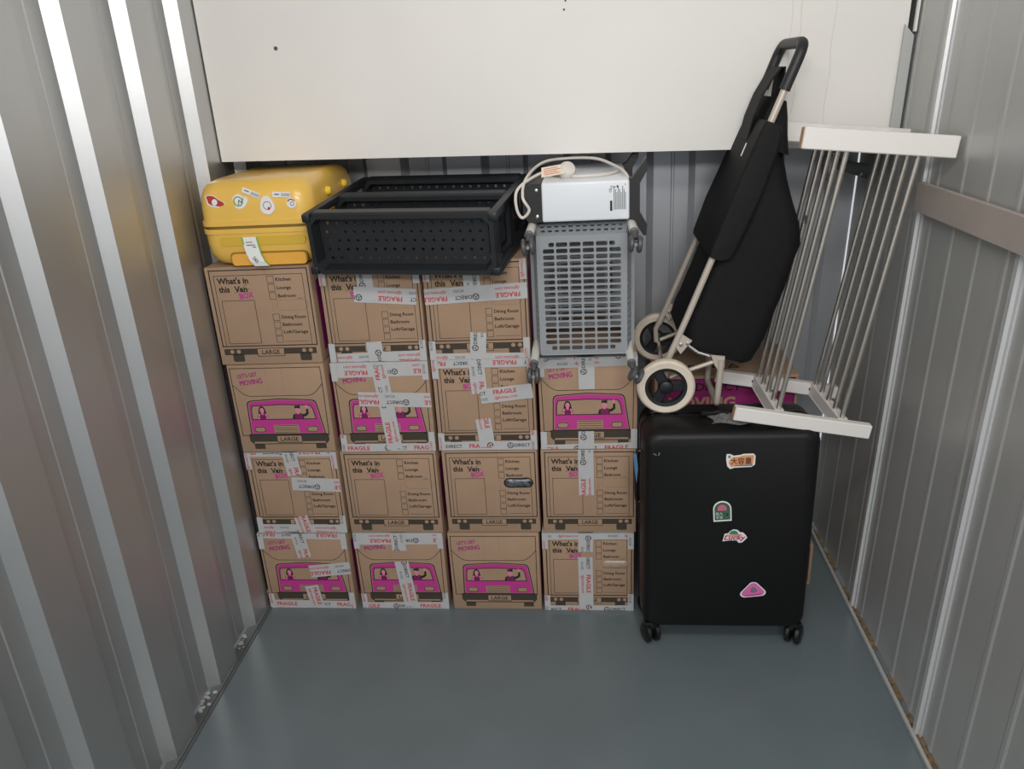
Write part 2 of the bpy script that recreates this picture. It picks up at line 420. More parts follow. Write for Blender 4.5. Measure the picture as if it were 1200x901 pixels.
# ================================================================= MOVING BOXES
FW, FH = 0.306, 0.302     # nominal front face the print was drawn for
def U(u): return (u - 0.5) * FW
def V(v): return v * FH
def uv(*p): return [(U(a), V(b)) for a, b in p]
def arc(cx, cy, rx, ry, a0, a1, n=8):
    return [(cx + rx * math.cos(a0 + (a1 - a0) * k / n), cy + ry * math.sin(a0 + (a1 - a0) * k / n)) for k in range(n + 1)]
def pill(x0, y0, x1, y1, n=8):
    r = (y1 - y0) / 2; ra = r * FH / FW
    return arc(x1 - ra, (y0 + y1) / 2, ra, r, -PI / 2, PI / 2, n) + arc(x0 + ra, (y0 + y1) / 2, ra, r, PI / 2, 3 * PI / 2, n)
def print_back_of_van():
    k = Flat(); t = Flat(); b = Flat(); p = Flat(); fa = Flat(); tan = Flat()
    k.stroke(uv((.042, .968), (.974, .968), (.972, .197), (.044, .197)), 0.0030, True)
    k.stroke(uv((.08, .20), (.08, .915), (.925, .915), (.925, .20)), 0.0014)
    k.text("What's in", U(.107), V(.836), V(.056), bold=0.031, width=.30 * FW)
    k.text("this ", U(.11), V(.752), V(.056), bold=0.031, width=.105 * FW)
    k.text("Van", U(.26), V(.752), V(.056), bold=0.031, width=.125 * FW)
    k.stroke(uv((.258, .742), (.31, .765), (.385, .828)), 0.0010); k.stroke(uv((.37, .775), (.405, .778)), 0.0012)
    p.text('BOX', U(.300), V(.680), V(.054), rot=0.11, bold=0.04, width=.14 * FW)
    k.stroke(uv((.118, .665), (.433, .665), (.433, .225), (.118, .225)), 0.0014, True)
    for (a, b_) in ((.832, .90), (.749, .819), (.668, .735), (.454, .52), (.378, .44), (.302, .362), (.228, .291)):
        k.stroke(uv((.587, b_), (.648, b_), (.648, a), (.587, a)), 0.0012, True)
    for s_, v, w in (('Kitchen', .850, .145), ('Lounge', .768, .135), ('Bedroom', .686, .17), ('Dining Room', .472, .235), ('Bathroom', .396, .19), ('Loft/Garage', .320, .235)):
        k.text(s_, U(.668), V(v), V(.032), bold=0.02, width=w * FW)
    k.stroke(uv((.668, .236), (.905, .236)), 0.0010); k.stroke(uv((.85, .672), (.90, .672)), 0.0010)
    for j in range(5): fa.stroke(uv((.60, .64 - j * .02), (.60, .63 - j * .02)), 0.001)
    fa.stroke(uv(*pill(.64, .553, .94, .66)), 0.0008, True)
    for x in (.41, .58):
        for j in range(6): fa.stroke(uv((x, .99 - j * .014), (x, .984 - j * .014)), 0.0012)
    for a, c in ((.05, .375), (.64, .955)): b.rect(U(a), V(.108), U(c), V(.168))
    for a in (.125, .79): b.poly(uv((a, .115), (a + .112, .115), (a + .112, .045), (a + .1, .033), (a + .012, .033), (a, .045)))
    k.frame(U(.375), V(.088), U(.64), V(.168), 0.0018)
    k.frame(U(.05), V(.108), U(.955), V(.168), 0.0008)
    k.text('LARGE', U(.42), V(.108), V(.043), bold=0.02, width=.175 * FW)
    for c in (.125, .19, .835, .90): tan.circle(U(c), V(.140), .0062)
    tan.rect(U(.377), V(.09), U(.638), V(.166))
    return dict(bumper=b, tan=tan, black=k, pink=p, faint=fa)
def print_front_of_van():
    k = Flat(); b = Flat(); p = Flat(); pd = Flat(); fa = Flat(); tan = Flat(); sk = Flat(); k2 = Flat()
    k.stroke(uv((.04, .2), (.028, .78), (.028, .96), (.962, .96), (.962, .78), (.955, .2), (.90, .2)), 0.0022)
    k.stroke(uv((.04, .2), (.13, .2)), 0.0022)
    k.stroke(uv(*([(.03, .78)] + [(.03 + .17 * t, .78 - .13 * math.sin(t * PI / 2)) for t in (.2, .4, .6, .8, 1)] + [(.80 + .162 * t, .65 + .13 * (1 - math.cos(t * PI / 2))) for t in (0, .2, .4, .6, .8, 1)])), 0.0018)
    for dx, dy in ((0, 0), (.0009, 0), (.0005, .0005)):
        p.text("LET'S GET", U(.10) + dx, V(.850) + dy, V(.042), rot=0.11, width=.205 * FW)
        p.text("MOVING", U(.112) + dx * 1.5, V(.768) + dy * 1.5, V(.055), rot=0.11, width=.235 * FW)
    outer = [(.13, .21), (.14, .555), (.15, .585), (.18, .600), (.49, .622), (.83, .603), (.862, .588), (.876, .555), (.925, .21)]
    tan.poly(uv(*outer))
    k.poly(uv(*outer))
    def ins(pts, d, c=(.52, .40)): return [(c[0] + (x - c[0]) * (1 - d), c[1] + (y - c[1]) * (1 - d * 1.6)) for x, y in pts]
    rim = Flat().poly(uv(*ins(outer, .030)))
    body = Flat().poly(uv(*ins(outer, .046)))
    win = Flat(); win.poly(uv((.175, .385), (.18, .50), (.195, .54), (.50, .552), (.80, .54), (.825, .50), (.845, .385)))
    k2.stroke(uv((.175, .385), (.18, .50), (.195, .54), (.50, .552), (.80, .54), (.825, .50), (.845, .385)), 0.0028, True)
    for x0 in (.175, .73):
        win.poly(uv(*pill(x0, .235, x0 + .125, .302))); k2.stroke(uv(*pill(x0 + .006, .241, x0 + .119, .296)), 0.0022, True)
    win.rect(U(.385), V(.225), U(.65), V(.32))
    for v in (.235, .26, .285, .31): k2.stroke(uv((.395, v), (.64, v)), 0.0018)
    # passenger with long dark hair
    x = .29
    k2.poly(uv((x - .045, .43), (x - .035, .50), (x - .02, .53), (x, .538), (x + .02, .53), (x + .035, .50), (x + .045, .43)))
    pd.poly(uv((x - .06, .388), (x - .05, .44), (x - .02, .455), (x + .02, .455), (x + .05, .44), (x + .06, .388)))
    sk.poly(uv((x - .055, .39), (x - .048, .44), (x - .025, .455), (x - .035, .39))); sk.poly(uv((x + .055, .39), (x + .048, .44), (x + .025, .455), (x + .035, .39)))
    sk.circle(U(x), V(.488), .0068, .0092); sk.rect(U(x - .012), V(.44), U(x + .012), V(.47))
    # driver, waving
    x = .665
    k2.poly(uv((x - .065, .388), (x - .055, .435), (x - .02, .45), (x + .02, .45), (x + .06, .44), (x + .085, .455), (x + .09, .50), (x + .11, .50), (x + .112, .445), (x + .08, .415), (x + .055, .41), (x + .055, .388)))
    pd.poly(uv((x - .04, .388), (x - .035, .44), (x + .04, .44), (x + .045, .388)))
    sk.circle(U(x), V(.487), .0078, .0105); sk.circle(U(x + .095), V(.522), .0052, .0065); sk.rect(U(x - .012), V(.44), U(x + .012), V(.47))
    k3 = Flat(); k3.poly(uv((x - .028, .50), (x - .03, .535), (x + .028, .54), (x + .03, .51), (x + .02, .505), (x - .02, .512))); k3.poly(uv((x - .008, .44), (x + .008, .44), (x, .405)))
    k3.stroke(uv((.235, .425), (.27, .408), (.31, .408), (.345, .425)), 0.0016)
    b.poly(uv((.11, .21), (.945, .21), (.945, .135), (.925, .105), (.13, .105), (.11, .135)))
    for a in (.145, .80): b.rect(U(a), V(.04), U(a + .11), V(.097))
    k.stroke(uv((.11, .21), (.945, .21), (.945, .135), (.91, .098), (.145, .098), (.11, .135)), 0.0020, True)
    tan2 = Flat().rect(U(.40), V(.113), U(.66), V(.192)); tan2.poly(uv((.14, .108), (.155, .124), (.90, .124), (.915, .108)))
    k2.frame(U(.40), V(.113), U(.66), V(.192), 0.0012)
    k2.text('LARGE', U(.435), V(.133), V(.042), bold=0.02, width=.19 * FW)
    for x in (.39, .56):
        for j in range(9): fa.stroke(uv((x, .98 - j * .035), (x + .001, .966 - j * .035)), 0.0010)
    return dict(black=k, bumper=b, rim=rim, pinkbody=body, tan2=tan2, window=win, outline=k2, dress=pd, skin=sk, hair=k3, pink=p, faint=fa)
LAYER = dict(faint=('fold_line_print', 'ink_faint', 2), bumper=('bumper_print', 'ink_bumper', 3), tan=('plate_print', 'cardboard', 4), black=('line_print', 'ink_black', 5), pink=('pink_lettering', 'ink_pink', 4),
             rim=('van_rim_print', 'cardboard', 6), pinkbody=('van_body_print', 'ink_pink', 7), tan2=('plate_print', 'cardboard', 7), window=('window_print', 'cardboard', 8), outline=('outline_print', 'ink_black', 10), dress=('clothing_print', 'ink_pink_dark', 11), skin=('figure_print', 'ink_skin', 12), hair=('hair_print', 'ink_black', 13))
SPLIT = ('bumper', 'tan', 'tan2', 'window', 'skin', 'dress')
def layer_meshes(pr):
    out = []
    for k, f in pr.items():
        for g in (f.pieces() if k in SPLIT else [f]):
            out.append((LAYER[k][0], g.mesh(LAYER[k][0], LAYER[k][1], off=0.00012 * LAYER[k][2]), k not in SPLIT))
    return out
PRINT = {'A': layer_meshes(print_back_of_van()), 'B': layer_meshes(print_front_of_van())}
def carton_mesh(w, d, h):
    mb = MB(); mb.box((-w / 2, 0, 0), (w / 2, d, h), 0.0035, 2)
    return mb.mesh('carton', 'cardboard', smooth=True)
SIDE = Flat().rect(-0.19, 0.03, 0.19, 0.25)
SIDE_ME = SIDE.mesh('side_print', 'side_magenta')

TW = 0.048
def tape_print(L, ph, W=TW):
    """black and red print of the FRAGILE tape along a strip of length L"""
    k = Flat(); r = Flat(); per = 0.215; s0 = -ph * per
    s = s0 - per
    while s < L:
        k.ring(s + 0.010, 0.0325, 0.0085, 0.0024)
        for a in (PI / 2, PI * 7 / 6, PI * 11 / 6): k.stroke([(s + 0.010, 0.0325), (s + 0.010 + 0.0085 * math.cos(a), 0.0325 + 0.0085 * math.sin(a))], 0.0020)
        k.text('DIRECT', s + 0.022, 0.0275, 0.0105, bold=0.02, width=0.050)
        k.text('BOXES', s + 0.045, 0.009, 0.0078, bold=0.0, width=0.030)
        r.text('FRAGILE', s + 0.095, 0.0262, 0.0135, bold=0.025, width=0.072)
        r.text('dgboxes.com', s + 0.095, 0.010, 0.0095, bold=0.01, width=0.072, shear=0.2)
        s += per
    return k.clip(0, 0.001, L, W - 0.001), r.clip(0, 0.001, L, W - 0.001)

BOXROOT = []
def strip(root, p0, p1, ph, idx, W=TW, fold=None, dims=(FW, FH)):
    """a strip of tape on the front; p0 to p1 (u, v on the face) is the reading direction"""
    w, h = dims
    a = Vector(((p0[0] - .5) * w, 0, p0[1] * h)); b = Vector(((p1[0] - .5) * w, 0, p1[1] * h)); d = b - a; L = d.length
    ex = d.normalized(); n = Vector((0, -1, 0)); ey = n.cross(ex)
    off = 0.0019 + 0.00035 * idx
    a2 = Vector((a.x, a.z)); e2 = Vector((ex.x, ex.z)); f2 = Vector((ey.x, ey.z)); o2 = a2 - f2 * W / 2
    def onface(f):
        g = Flat(); g.p = [[tuple(o2 + e2 * x + f2 * y) for x, y in q] for q in f.p]; return g.clip(-w / 2 + .0006, .0004, w / 2 - .0006, h - .0004)
    base = onface(Flat().rect(0, 0, L, W))
    if not base.p: return
    q = base.p[0]; m = len(q); mb = MB()
    mb.add([(x, -off, z) for x, z in q] + [(x, -off + .0002, z) for x, z in q], [tuple(range(m)), tuple(reversed(range(m, 2 * m)))] + [(i, m + i, m + (i + 1) % m, (i + 1) % m) for i in range(m)])
    if fold == 'top':   # the part of the strip stuck over the edge of the box
        xs_ = [x for x, z in q if z > h - .02] or [x for x, z in q]
        mb.box((min(xs_), -off, h + .0003), (max(xs_), 0.035, h + .0006)).box((min(xs_), -off, h - .001), (max(xs_), -off + .0003, h + .0006))
    t = mb.build('tape_strip', 'tape', root)
    k, r = tape_print(L, ph, W)
    for f, mm, nm in ((k, 'tape_black', 'logo_print'), (r, 'tape_red', 'fragile_print')):
        g = onface(f)
        if g.p: g.build(nm, mm, t, o=(0, 0, 0), ex=(1, 0, 0), ey=(0, 0, 1), off=off + 0.00012)
    return t
TR = 0.85
def corner(root, side, v0, v1, idx, up=True, dims=(FW, FH)):
    """short piece of tape folded round the left or right edge"""
    u = 0.033 if side == 'L' else 0.967
    p = ((u, v0), (u, v1)) if up else ((u, v1), (u, v0))
    strip(root, p[0], p[1], random.random(), idx, W=0.020, dims=dims)

def moving_box(x0, x1, yf, z, h, kind, label, tapes, corners=(), rz=0.0, depth=0.452, group='van print moving boxes'):
    w = x1 - x0
    root = empty('moving_box', ((x0 + x1) / 2, yf, z), label, 'box', group, local=True, rz=rz)
    o = link(bpy.data.objects.new('carton', carton_mesh(w, depth, h)), root); ORG[o.name] = Vector((0, 0, 0))
    for nm, me, st in PRINT[kind]:
        q = link(bpy.data.objects.new(nm, me), root); q.scale = (w / FW, 1, h / FH)
        if st: q['kind'] = 'stuff'
    for sg in (-1, 1):
        q = link(bpy.data.objects.new('side_print', SIDE_ME), root); q.rotation_euler = (0, 0, -sg * PI / 2 + PI); q.location = (sg * (w / 2 + 0.0002), depth / 2, 0)
        q.rotation_euler = (0, 0, PI / 2 if sg > 0 else -PI / 2)
    for i, t in enumerate(tapes):
        strip(root, t[0], t[1], t[2], i, fold=t[3] if len(t) > 3 else None, dims=(w, h))
    for i, c in enumerate(corners): corner(root, c[0], c[1], c[2], len(tapes) + i % 2, dims=(w, h))
    return root
H4 = (('L', .80, 1.0), ('R', .80, 1.0), ('L', 0, .20), ('R', 0, .22))
YFR = 2.214
Z1, Z2, Z3 = 0.3045, 0.607, 0.910
# bottom row
moving_box(-1.128, -.820, YFR, 0.0, .302, 'B', 'cardboard box with pink van front, in the bottom row against the left wall', [
    ((1, 1.0), (0, 1.02), .3, 'top'), ((0.02, .03), (.98, .02), .35), ((.46, 1), (.50, .69), .15, 'top'), ((1, .55), (.53, .50), .1), ((.52, .31), (.56, .02), .4)], H4)
moving_box(-.797, -.492, YFR + .002, 0.0, .303, 'B', 'cardboard box with pink van front, second from left in the bottom row', [
    ((1, .935), (0, .925), .62, 'top'), ((.04, .0), (.98, .01), .55), ((.505, .77), (.505, 1), .05, 'top'), ((.51, .635), (.57, .03), .02)], H4)
moving_box(-.476, -.173, YFR, 0.0, .302, 'B', 'untaped cardboard box with pink van front, third from left in the bottom row', [])
moving_box(-.163, .136, YFR, 0.0, .303, 'A', 'checklist cardboard box with bubble film in its handle, rightmost of the bottom row', [
    ((0, .995), (1, 1.0), .2, 'top'), ((.02, -.02), (.98, -.01), .1), ((.48, 1.0), (.475, .765), .96, 'top'), ((.47, .70), (.47, .02), .12)], H4)
# second row
moving_box(-1.119, -.812, YFR + .003, Z1, .3, 'A', 'checklist cardboard box with a torn FRAGILE strip, second row up against the left wall', [
    ((1, 1.03), (0, 1.03), .2, 'top'), ((.98, .02), (.02, .03), .3), ((.49, 1), (.52, .72), .18, 'top'), ((1, .595), (.47, .62), .68), ((.50, .21), (.54, 0), .48)], H4)
moving_box(-.800, -.488, YFR, Z1, .3, 'A', 'untaped checklist cardboard box, second from left in the second row up', [], rz=-0.008)
moving_box(-.470, -.166, YFR + .002, Z1, .3, 'A', 'untaped checklist cardboard box with black film in its handle, second row up', [])
moving_box(-.155, .142, YFR, Z1, .3, 'A', 'checklist cardboard box with tape down from its top edge, rightmost of second row up', [
    ((.475, .46), (.475, 1.0), .5)])
# third row
moving_box(-1.120, -.810, YFR, Z2, .301, 'B', 'untaped cardboard box with pink van front against the left wall, third row up', [])
moving_box(-.788, -.484, YFR - .002, Z2, .302, 'B', 'cardboard box with pink van front crossed by FRAGILE tape, third row up', [
    ((1, .925), (.02, .915), .56, 'top'), ((.05, .01), (.97, .01), .42), ((.57, .02), (.50, .95), .33, 'top'), ((1, .575), (.25, .60), .68)], H4)
moving_box(-.474, -.163, YFR, Z2, .303, 'A', 'checklist cardboard box with a FRAGILE strip across its bedroom line, third row up', [
    ((1, .99), (0, .99), .2, 'top'), ((.02, .015), (.98, .025), .02), ((.44, 1), (.455, .63), .1, 'top'), ((.46, .60), (.975, .655), .25), ((.47, .355), (.50, .04), .62)], H4)
moving_box(-.152, .145, YFR, Z2, .302, 'B', 'cardboard box with pink van front under the grey cart, third row up', [
    ((0, .965), (1, .985), .93, 'top'), ((.02, -.03), (.98, -.01), .55), ((.49, .66), (.49, 1.0), .78, 'top'), ((.475, 0), (.475, .20), .86)], H4)
# top row
moving_box(-1.128, -.808, YFR - .004, Z3, .306, 'A', 'untaped checklist cardboard box under the yellow suitcase', [], rz=0.004)
moving_box(-.784, -.484, YFR, Z3, .300, 'A', 'checklist cardboard box under the left half of the black rack', [
    ((.98, .03), (.08, .01), .4), ((.46, .70), (.45, 1.0), .92, 'top'), ((.95, .66), (.33, .705), .25), ((.47, .21), (.485, 0), .88)], H4)
moving_box(-.475, -.171, YFR, Z3, .302, 'A', 'checklist cardboard box crossed by a full FRAGILE strip under the black rack', [
    ((.99, -.02), (.02, -.01), .3), ((.465, 1.0), (.475, .68), .9, 'top'), ((1.0, .69), (0.0, .65), .34), ((.48, 0), (.50, .28), .88)], H4)
# crumpled film in two handle holes
def film(x0, z0, w, h, m, label):
    n, k = 26, 10; mb = MB(); vs = []
    for j in range(k + 1):
        for i in range(n + 1):
            a = i / n * 2 - 1; b = j / k * 2 - 1
            e = max(0.0, 1 - abs(a) ** 6) * max(0.0, 1 - b * b) ** 0.5
            r = h / 2
            zz = z0 + b * h / 2 * (1 if abs(a) * w / 2 < w / 2 - r else math.sqrt(max(0, 1 - ((abs(a) * w / 2 - (w / 2 - r)) / r) ** 2)))
            dep = (0.004 + 0.004 * abs(math.sin(i * 1.7 + math.sin(j * 1.3) * 1.2))) * e
            vs.append((x0 + a * w / 2, -0.0008 - dep, zz))
    fs = [(j * (n + 1) + i, j * (n + 1) + i + 1, (j + 1) * (n + 1) + i + 1, (j + 1) * (n + 1) + i) for j in range(k) for i in range(n)]
    return mb, vs, fs
for o in list(COL.objects):
    if o.name.startswith('moving_box') and 'film in its handle' in o['label']:
        dark = 'black film' in o['label']
        if dark: Flat().poly(uv(*pill(.635, .548, .945, .665))).build('handle_hole', 'black_void', o, off=0.0007)
        mb, vs, fs = film(U(.79), V(.607), .29 * FW, .095 * FH, None, None)
        mb.add(vs, fs); mb.build('film_patch', 'plastic_film_dark' if dark else 'plastic_film_clear', o, smooth=True)

# the two boxes behind the black suitcase: long pink side to the front
def side_box(x0, x1, y0, y1, z0, z1, label):
    root = empty('moving_box', ((x0 + x1) / 2, y0, z0), label, 'box', 'pink sided boxes behind the black suitcase', local=True)
    w, h, d = x1 - x0, z1 - z0, y1 - y0
    o = link(bpy.data.objects.new('carton', carton_mesh(w, d, h)), root)
    Flat().rect(-w / 2 + .012, .02, w / 2 - .012, h - .012).build('side_print', 'side_magenta', root, off=0.0005)
    k = Flat(); k.text('DIRECT', -w * .21, h - .052, .026, bold=.02, width=.145); k.text('BOXES', w * .25, h - .052, .026, bold=.02, width=.0001 + .10)
    k.frame(-w / 2 + .012, .02, w / 2 - .012, h - .012, .003)
    k.build('line_print', 'ink_black', root, off=0.0009)
    t = Flat(); t.text("MOVING", -w * .40, h - .112, .036, bold=.03, width=.215); t.build('slogan_print', 'raw_wood', root, off=0.0009)
    ic = Flat(); ic.ring(-.03, .09, .018, .006); ic.text('BOX', -.11, .07, .03, bold=.02)
    ic.stroke([(0.02, .07), (0.035, .10), (0.05, .07)], .006, True)
    ic.build('top_icon_print', 'ink_black', root, o=(0, 0, h), ex=(1, 0, 0), ey=(0, 1, 0), off=0.0006)
    return root
side_box(.292, .749, 2.36, 2.66, 0.0, .165, 'flat cardboard box on the floor behind the black suitcase')
side_box(.208, .660, 2.40, 2.70, .166, .4565, 'middle cardboard box of the stack hidden behind the black suitcase')
side_box(.213, .670, 2.42, 2.725, .457, .762, 'pink printed cardboard box under the shopping trolley wheel')

# ================================================================= YELLOW SUITCASE
ys = empty('yellow_suitcase', (-.93, 2.42, 1.218), 'scuffed yellow hard suitcase with stickers, lying on the leftmost box stack', 'suitcase')
X0, X1, Y0, Y1, ZA, ZM, ZB = -1.108, -.768, 2.192, 2.66, 1.219, 1.334, 1.462
def shell(z0, z1, up):
    """half shell: rounded rectangle plan, walls curving in to the flat"""
    rings = []
    for t, ins in ((0, 0), (.4, .001), (.65, .004), (.82, .011), (.93, .022), (1, .040)):
        z = z0 + (z1 - z0) * t; r = .05; pts = []
        for (cx, cy, a0) in ((X1 - ins - r, Y1 - ins - r, 0), (X0 + ins + r, Y1 - ins - r, PI / 2), (X0 + ins + r, Y0 + ins + r, PI), (X1 - ins - r, Y0 + ins + r, 3 * PI / 2)):
            for k in range(7): pts.append((cx + r * math.cos(a0 + k * PI / 12), cy + r * math.sin(a0 + k * PI / 12), z))
        rings.append(pts)
    return MB().loft(rings).build('upper_shell' if up else 'lower_shell', 'yellow_shell', ys, smooth=True)
shell(ZM + .004, ZB, True); shell(ZM - .004, ZA, False)
def rrect(x0, x1, y0, y1, r, n=6):
    pts = []
    for (cx, cy, a0) in ((x1 - r, y1 - r, 0), (x0 + r, y1 - r, PI / 2), (x0 + r, y0 + r, PI), (x1 - r, y0 + r, 3 * PI / 2)):
        for k in range(n + 1): pts.append((cx + r * math.cos(a0 + k * PI / 2 / n), cy + r * math.sin(a0 + k * PI / 2 / n)))
    return pts
def band(z0, z1, e, m, nm):
    pl = rrect(X0 - e, X1 + e, Y0 - e, Y1 + e, .05)
    MB().loft([[(x, y, z) for x, y in pl] for z in (z0, z1)]).build(nm, m, ys, smooth=True)
band(ZM - .004, ZM + .004, -.003, 'seam_dark', 'zip_groove'); band(ZM + .004, ZM + .017, .003, 'yellow_shell', 'rim'); band(ZM - .018, ZM - .004, .003, 'yellow_shell', 'rim')
FX = lambda poly, off=0.0, d=.006: MB().prism(poly, (0, Y0 + off, 0), (1, 0, 0), (0, 0, 1), (0, -d, 0))
def zpill(x0, x1, z0, z1): r = (z1 - z0) / 2; return rrect(x0, x1, z0, z1, r * .98, 5)
FX(zpill(-1.055, -.797, 1.281, 1.307), .003, .004).build('side_grip', 'yellow_olive', ys)
FX(rrect(-1.030, -.800, 1.226, 1.262, .012), .016, .013).build('handle_pocket', 'seam_dark', ys)
FX(rrect(-1.026, -.804, 1.223, 1.257, .010), .016, .016).build('carry_handle', 'yellow_handle', ys, smooth=True)
for y in (2.36, 2.53):
    MB().lathe([(.013, 0), (.013, .010), (.008, .016)], (X1 - .006, y, 1.405), (1, 0, 0), 14).build('foot', 'yellow_bright', ys, smooth=True)
# stickers on the front (generic shapes)
def blob(cx, cy, rx, ry, seed, n=22, amp=.12):
    rnd = random.Random(seed); ph = [rnd.uniform(0, 6.28) for _ in range(3)]
    return [(cx + rx * (1 + amp * math.sin(3 * a + ph[0]) + amp * .6 * math.sin(5 * a + ph[1])) * math.cos(a), cy + ry * (1 + amp * math.sin(3 * a + ph[0]) + amp * .6 * math.sin(5 * a + ph[1])) * math.sin(a)) for a in [2 * PI * k / n for k in range(n)]]
def sticker(parent, shapes, o, ex, ey, off, base='paper_white'):
    root = None
    for i, (nm, m, fl_) in enumerate(shapes):
        q = fl_.build(nm, m, root or parent, o=o, ex=ex, ey=ey, off=off + .0004 * i)
        root = root or q
def ysk(x, z, shapes, rot=0.0, off=.0006):
    # the upper shell front leans in slightly towards its top
    y = Y0 + (.0025 if z < 1.40 else .006); ex = Vector((math.cos(rot), 0, math.sin(rot))); ey = Vector((-math.sin(rot), .05, math.cos(rot)))
    sticker(ys, shapes, (x, y - .0035, z), ex, ey, off)
ysk(-1.048, 1.408, [('sticker', 'paper_white', Flat().poly(blob(0, 0, .029, .015, 1))), ('sticker_print', 'red_print', Flat().poly(blob(0, .001, .026, .012, 1))), ('sticker_print', 'paper_white', Flat().circle(.001, -.001, .008, .009))], -.45)
ysk(-.973, 1.406, [('sticker', 'paper_white', Flat().poly(blob(0, 0, .021, .020, 4))), ('sticker_print', 'green_edge', Flat().ring(-.005, .001, .0125, .003)), ('sticker_print', 'print_grey', Flat().stroke([(-.006, -.008), (-.002, .004), (.004, -.004), (.011, .007)], .0022))], .1)
ysk(-.894, 1.392, [('sticker', 'paper_white', Flat().poly(blob(0, 0, .021, .026, 9, amp=.06))), ('sticker_print', 'print_grey', Flat().ring(0, 0, .011, .0016)), ('sticker_print', 'red_print', Flat().circle(.004, -.008, .004))], 0)
ysk(-.823, 1.396, [('sticker', 'paper_white', Flat().poly(blob(0, 0, .0135, .0145, 5, amp=.05))), ('sticker_print', 'red_print', Flat().stroke(arc(0, 0, .0105, .0105, .4, 2.4), .003)), ('sticker_print', 'print_grey', Flat().ring(.002, -.002, .005, .0014))], .2)
def barcode(w, h):
    f = Flat()
    for k in range(9): f.rect(w * .0 + k * .0028, -h * .32, w * .0 + k * .0028 + .0012, h * .3)
    f.rect(-w * .4, -.001, -w * .12, .002); return f
for x, z, r in ((-.936, 1.4285, -.42), (-.849, 1.420, -.06)):
    ysk(x, z, [('sticker', 'paper_white', Flat().rect(-.026, -.0075, .026, .0075)), ('sticker_print', 'print_grey', barcode(.05, .014))], r, off=.0022)
# airline tag over the handle
tg = MB(); tp = [(Y0 - .004, 1.306), (Y0 - .006, 1.285), (Y0 - .010, 1.258), (Y0 - .013, 1.236), (Y0 - .010, 1.222)]
xs = [-.985, -.982, -.976, -.966, -.956]
vs = []
for (y, z), x in zip(tp, xs): vs += [(x, y, z), (x + .046, y, z)]
tg.add(vs + [(a, b + .0006, c) for a, b, c in vs], [(2 * i, 2 * i + 1, 2 * i + 3, 2 * i + 2) for i in range(4)] + [(10 + 2 * i + 2, 10 + 2 * i + 3, 10 + 2 * i + 1, 10 + 2 * i) for i in range(4)] + [(2 * i, 2 * i + 2, 12 + 2 * i, 10 + 2 * i) for i in range(4)] + [(2 * i + 1, 11 + 2 * i, 13 + 2 * i, 2 * i + 3) for i in range(4)])
tg_o = tg.build('luggage_tag', 'paper_white', ys)
for i in range(4):
    for dx, w in ((-.0005, .004), (.0425, .004)):
        if i in (0,) or dx > 0:
            a, b = Vector((xs[i] + dx, tp[i][0] - .0005, tp[i][1])), Vector((xs[i + 1] + dx, tp[i + 1][0] - .0005, tp[i + 1][1]))
            MB().add([a, a + Vector((w, 0, 0)), b + Vector((w, 0, 0)), b], [(0, 1, 2, 3)]).build('edge_print', 'green_edge', tg_o)
lab = Flat(); lab.text('265', 0, 0, .009, rot=-.9, bold=.01); lab.rect(-.014, .036, .012, .038); lab.rect(-.016, .044, .004, .046); lab.rect(.004, .030, .014, .032)
lab.build('tag_print', 'print_grey', tg_o, o=(-.958, Y0 - .0145, 1.247), ex=(1, 0, 0), ey=(0, .2, 1), off=.001)
# fine scuffs on the lid
sc = Flat(); rnd = random.Random(3)
for k in range(46):
    x, y = rnd.uniform(-1.02, -.85), rnd.uniform(2.30, 2.58); a = rnd.uniform(-.5, .5); L = rnd.uniform(.004, .022)
    sc.stroke([(x, y), (x + L * math.cos(a), y + L * math.sin(a))], .0012)
sc.build('scuff_mark', 'seam_dark', ys, o=(0, 0, ZB), ex=(1, 0, 0), ey=(0, 1, 0), off=.0004)

# ================================================================= perforated panels
def perforated(xs, zs, hole, thick=.003):
    """grid of cells (edges xs, zs) each with a hole polygon hole(i, j) -> list of local points or None; front at y = 0"""
    mb = MB()
    for i in range(len(xs) - 1):
        for j in range(len(zs) - 1):
            x0, x1, z0, z1 = xs[i], xs[i + 1], zs[j], zs[j + 1]
            H = hole(i, j, x0, x1, z0, z1)
            if not H:
                mb.box((x0, 0, z0), (x1, thick, z1)); continue
            n = len(H)
            cx = sum(p[0] for p in H) / n; cz = sum(p[1] for p in H) / n
            out = []
            for (hx, hz) in H:      # project each hole point on to the cell border
                dx, dz = hx - cx, hz - cz
                k = min(((x1 - cx) / dx if dx > 1e-9 else (x0 - cx) / dx if dx < -1e-9 else 1e9), ((z1 - cz) / dz if dz > 1e-9 else (z0 - cz) / dz if dz < -1e-9 else 1e9))
                out.append([cx + dx * k, cz + dz * k])
            for (bx, bz) in ((x0, z0), (x1, z0), (x1, z1), (x0, z1)):   # snap the nearest to each corner
                q = min(out, key=lambda o: (o[0] - bx) ** 2 + (o[1] - bz) ** 2); q[0] = bx; q[1] = bz
            vs = [(a, 0, b) for a, b in H] + [(a, 0, b) for a, b in out] + [(a, thick, b) for a, b in H] + [(a, thick, b) for a, b in out]
            fs = []
            for k in range(n):
                l = (k + 1) % n
                fs += [(k, l, n + l, n + k), (2 * n + k, 3 * n + k, 3 * n + l, 2 * n + l), (k, 2 * n + k, 2 * n + l, l)]
            mb.add(vs, fs)
    return mb
def lin(a, b, n): return [a + (b - a) * k / n for k in range(n + 1)]

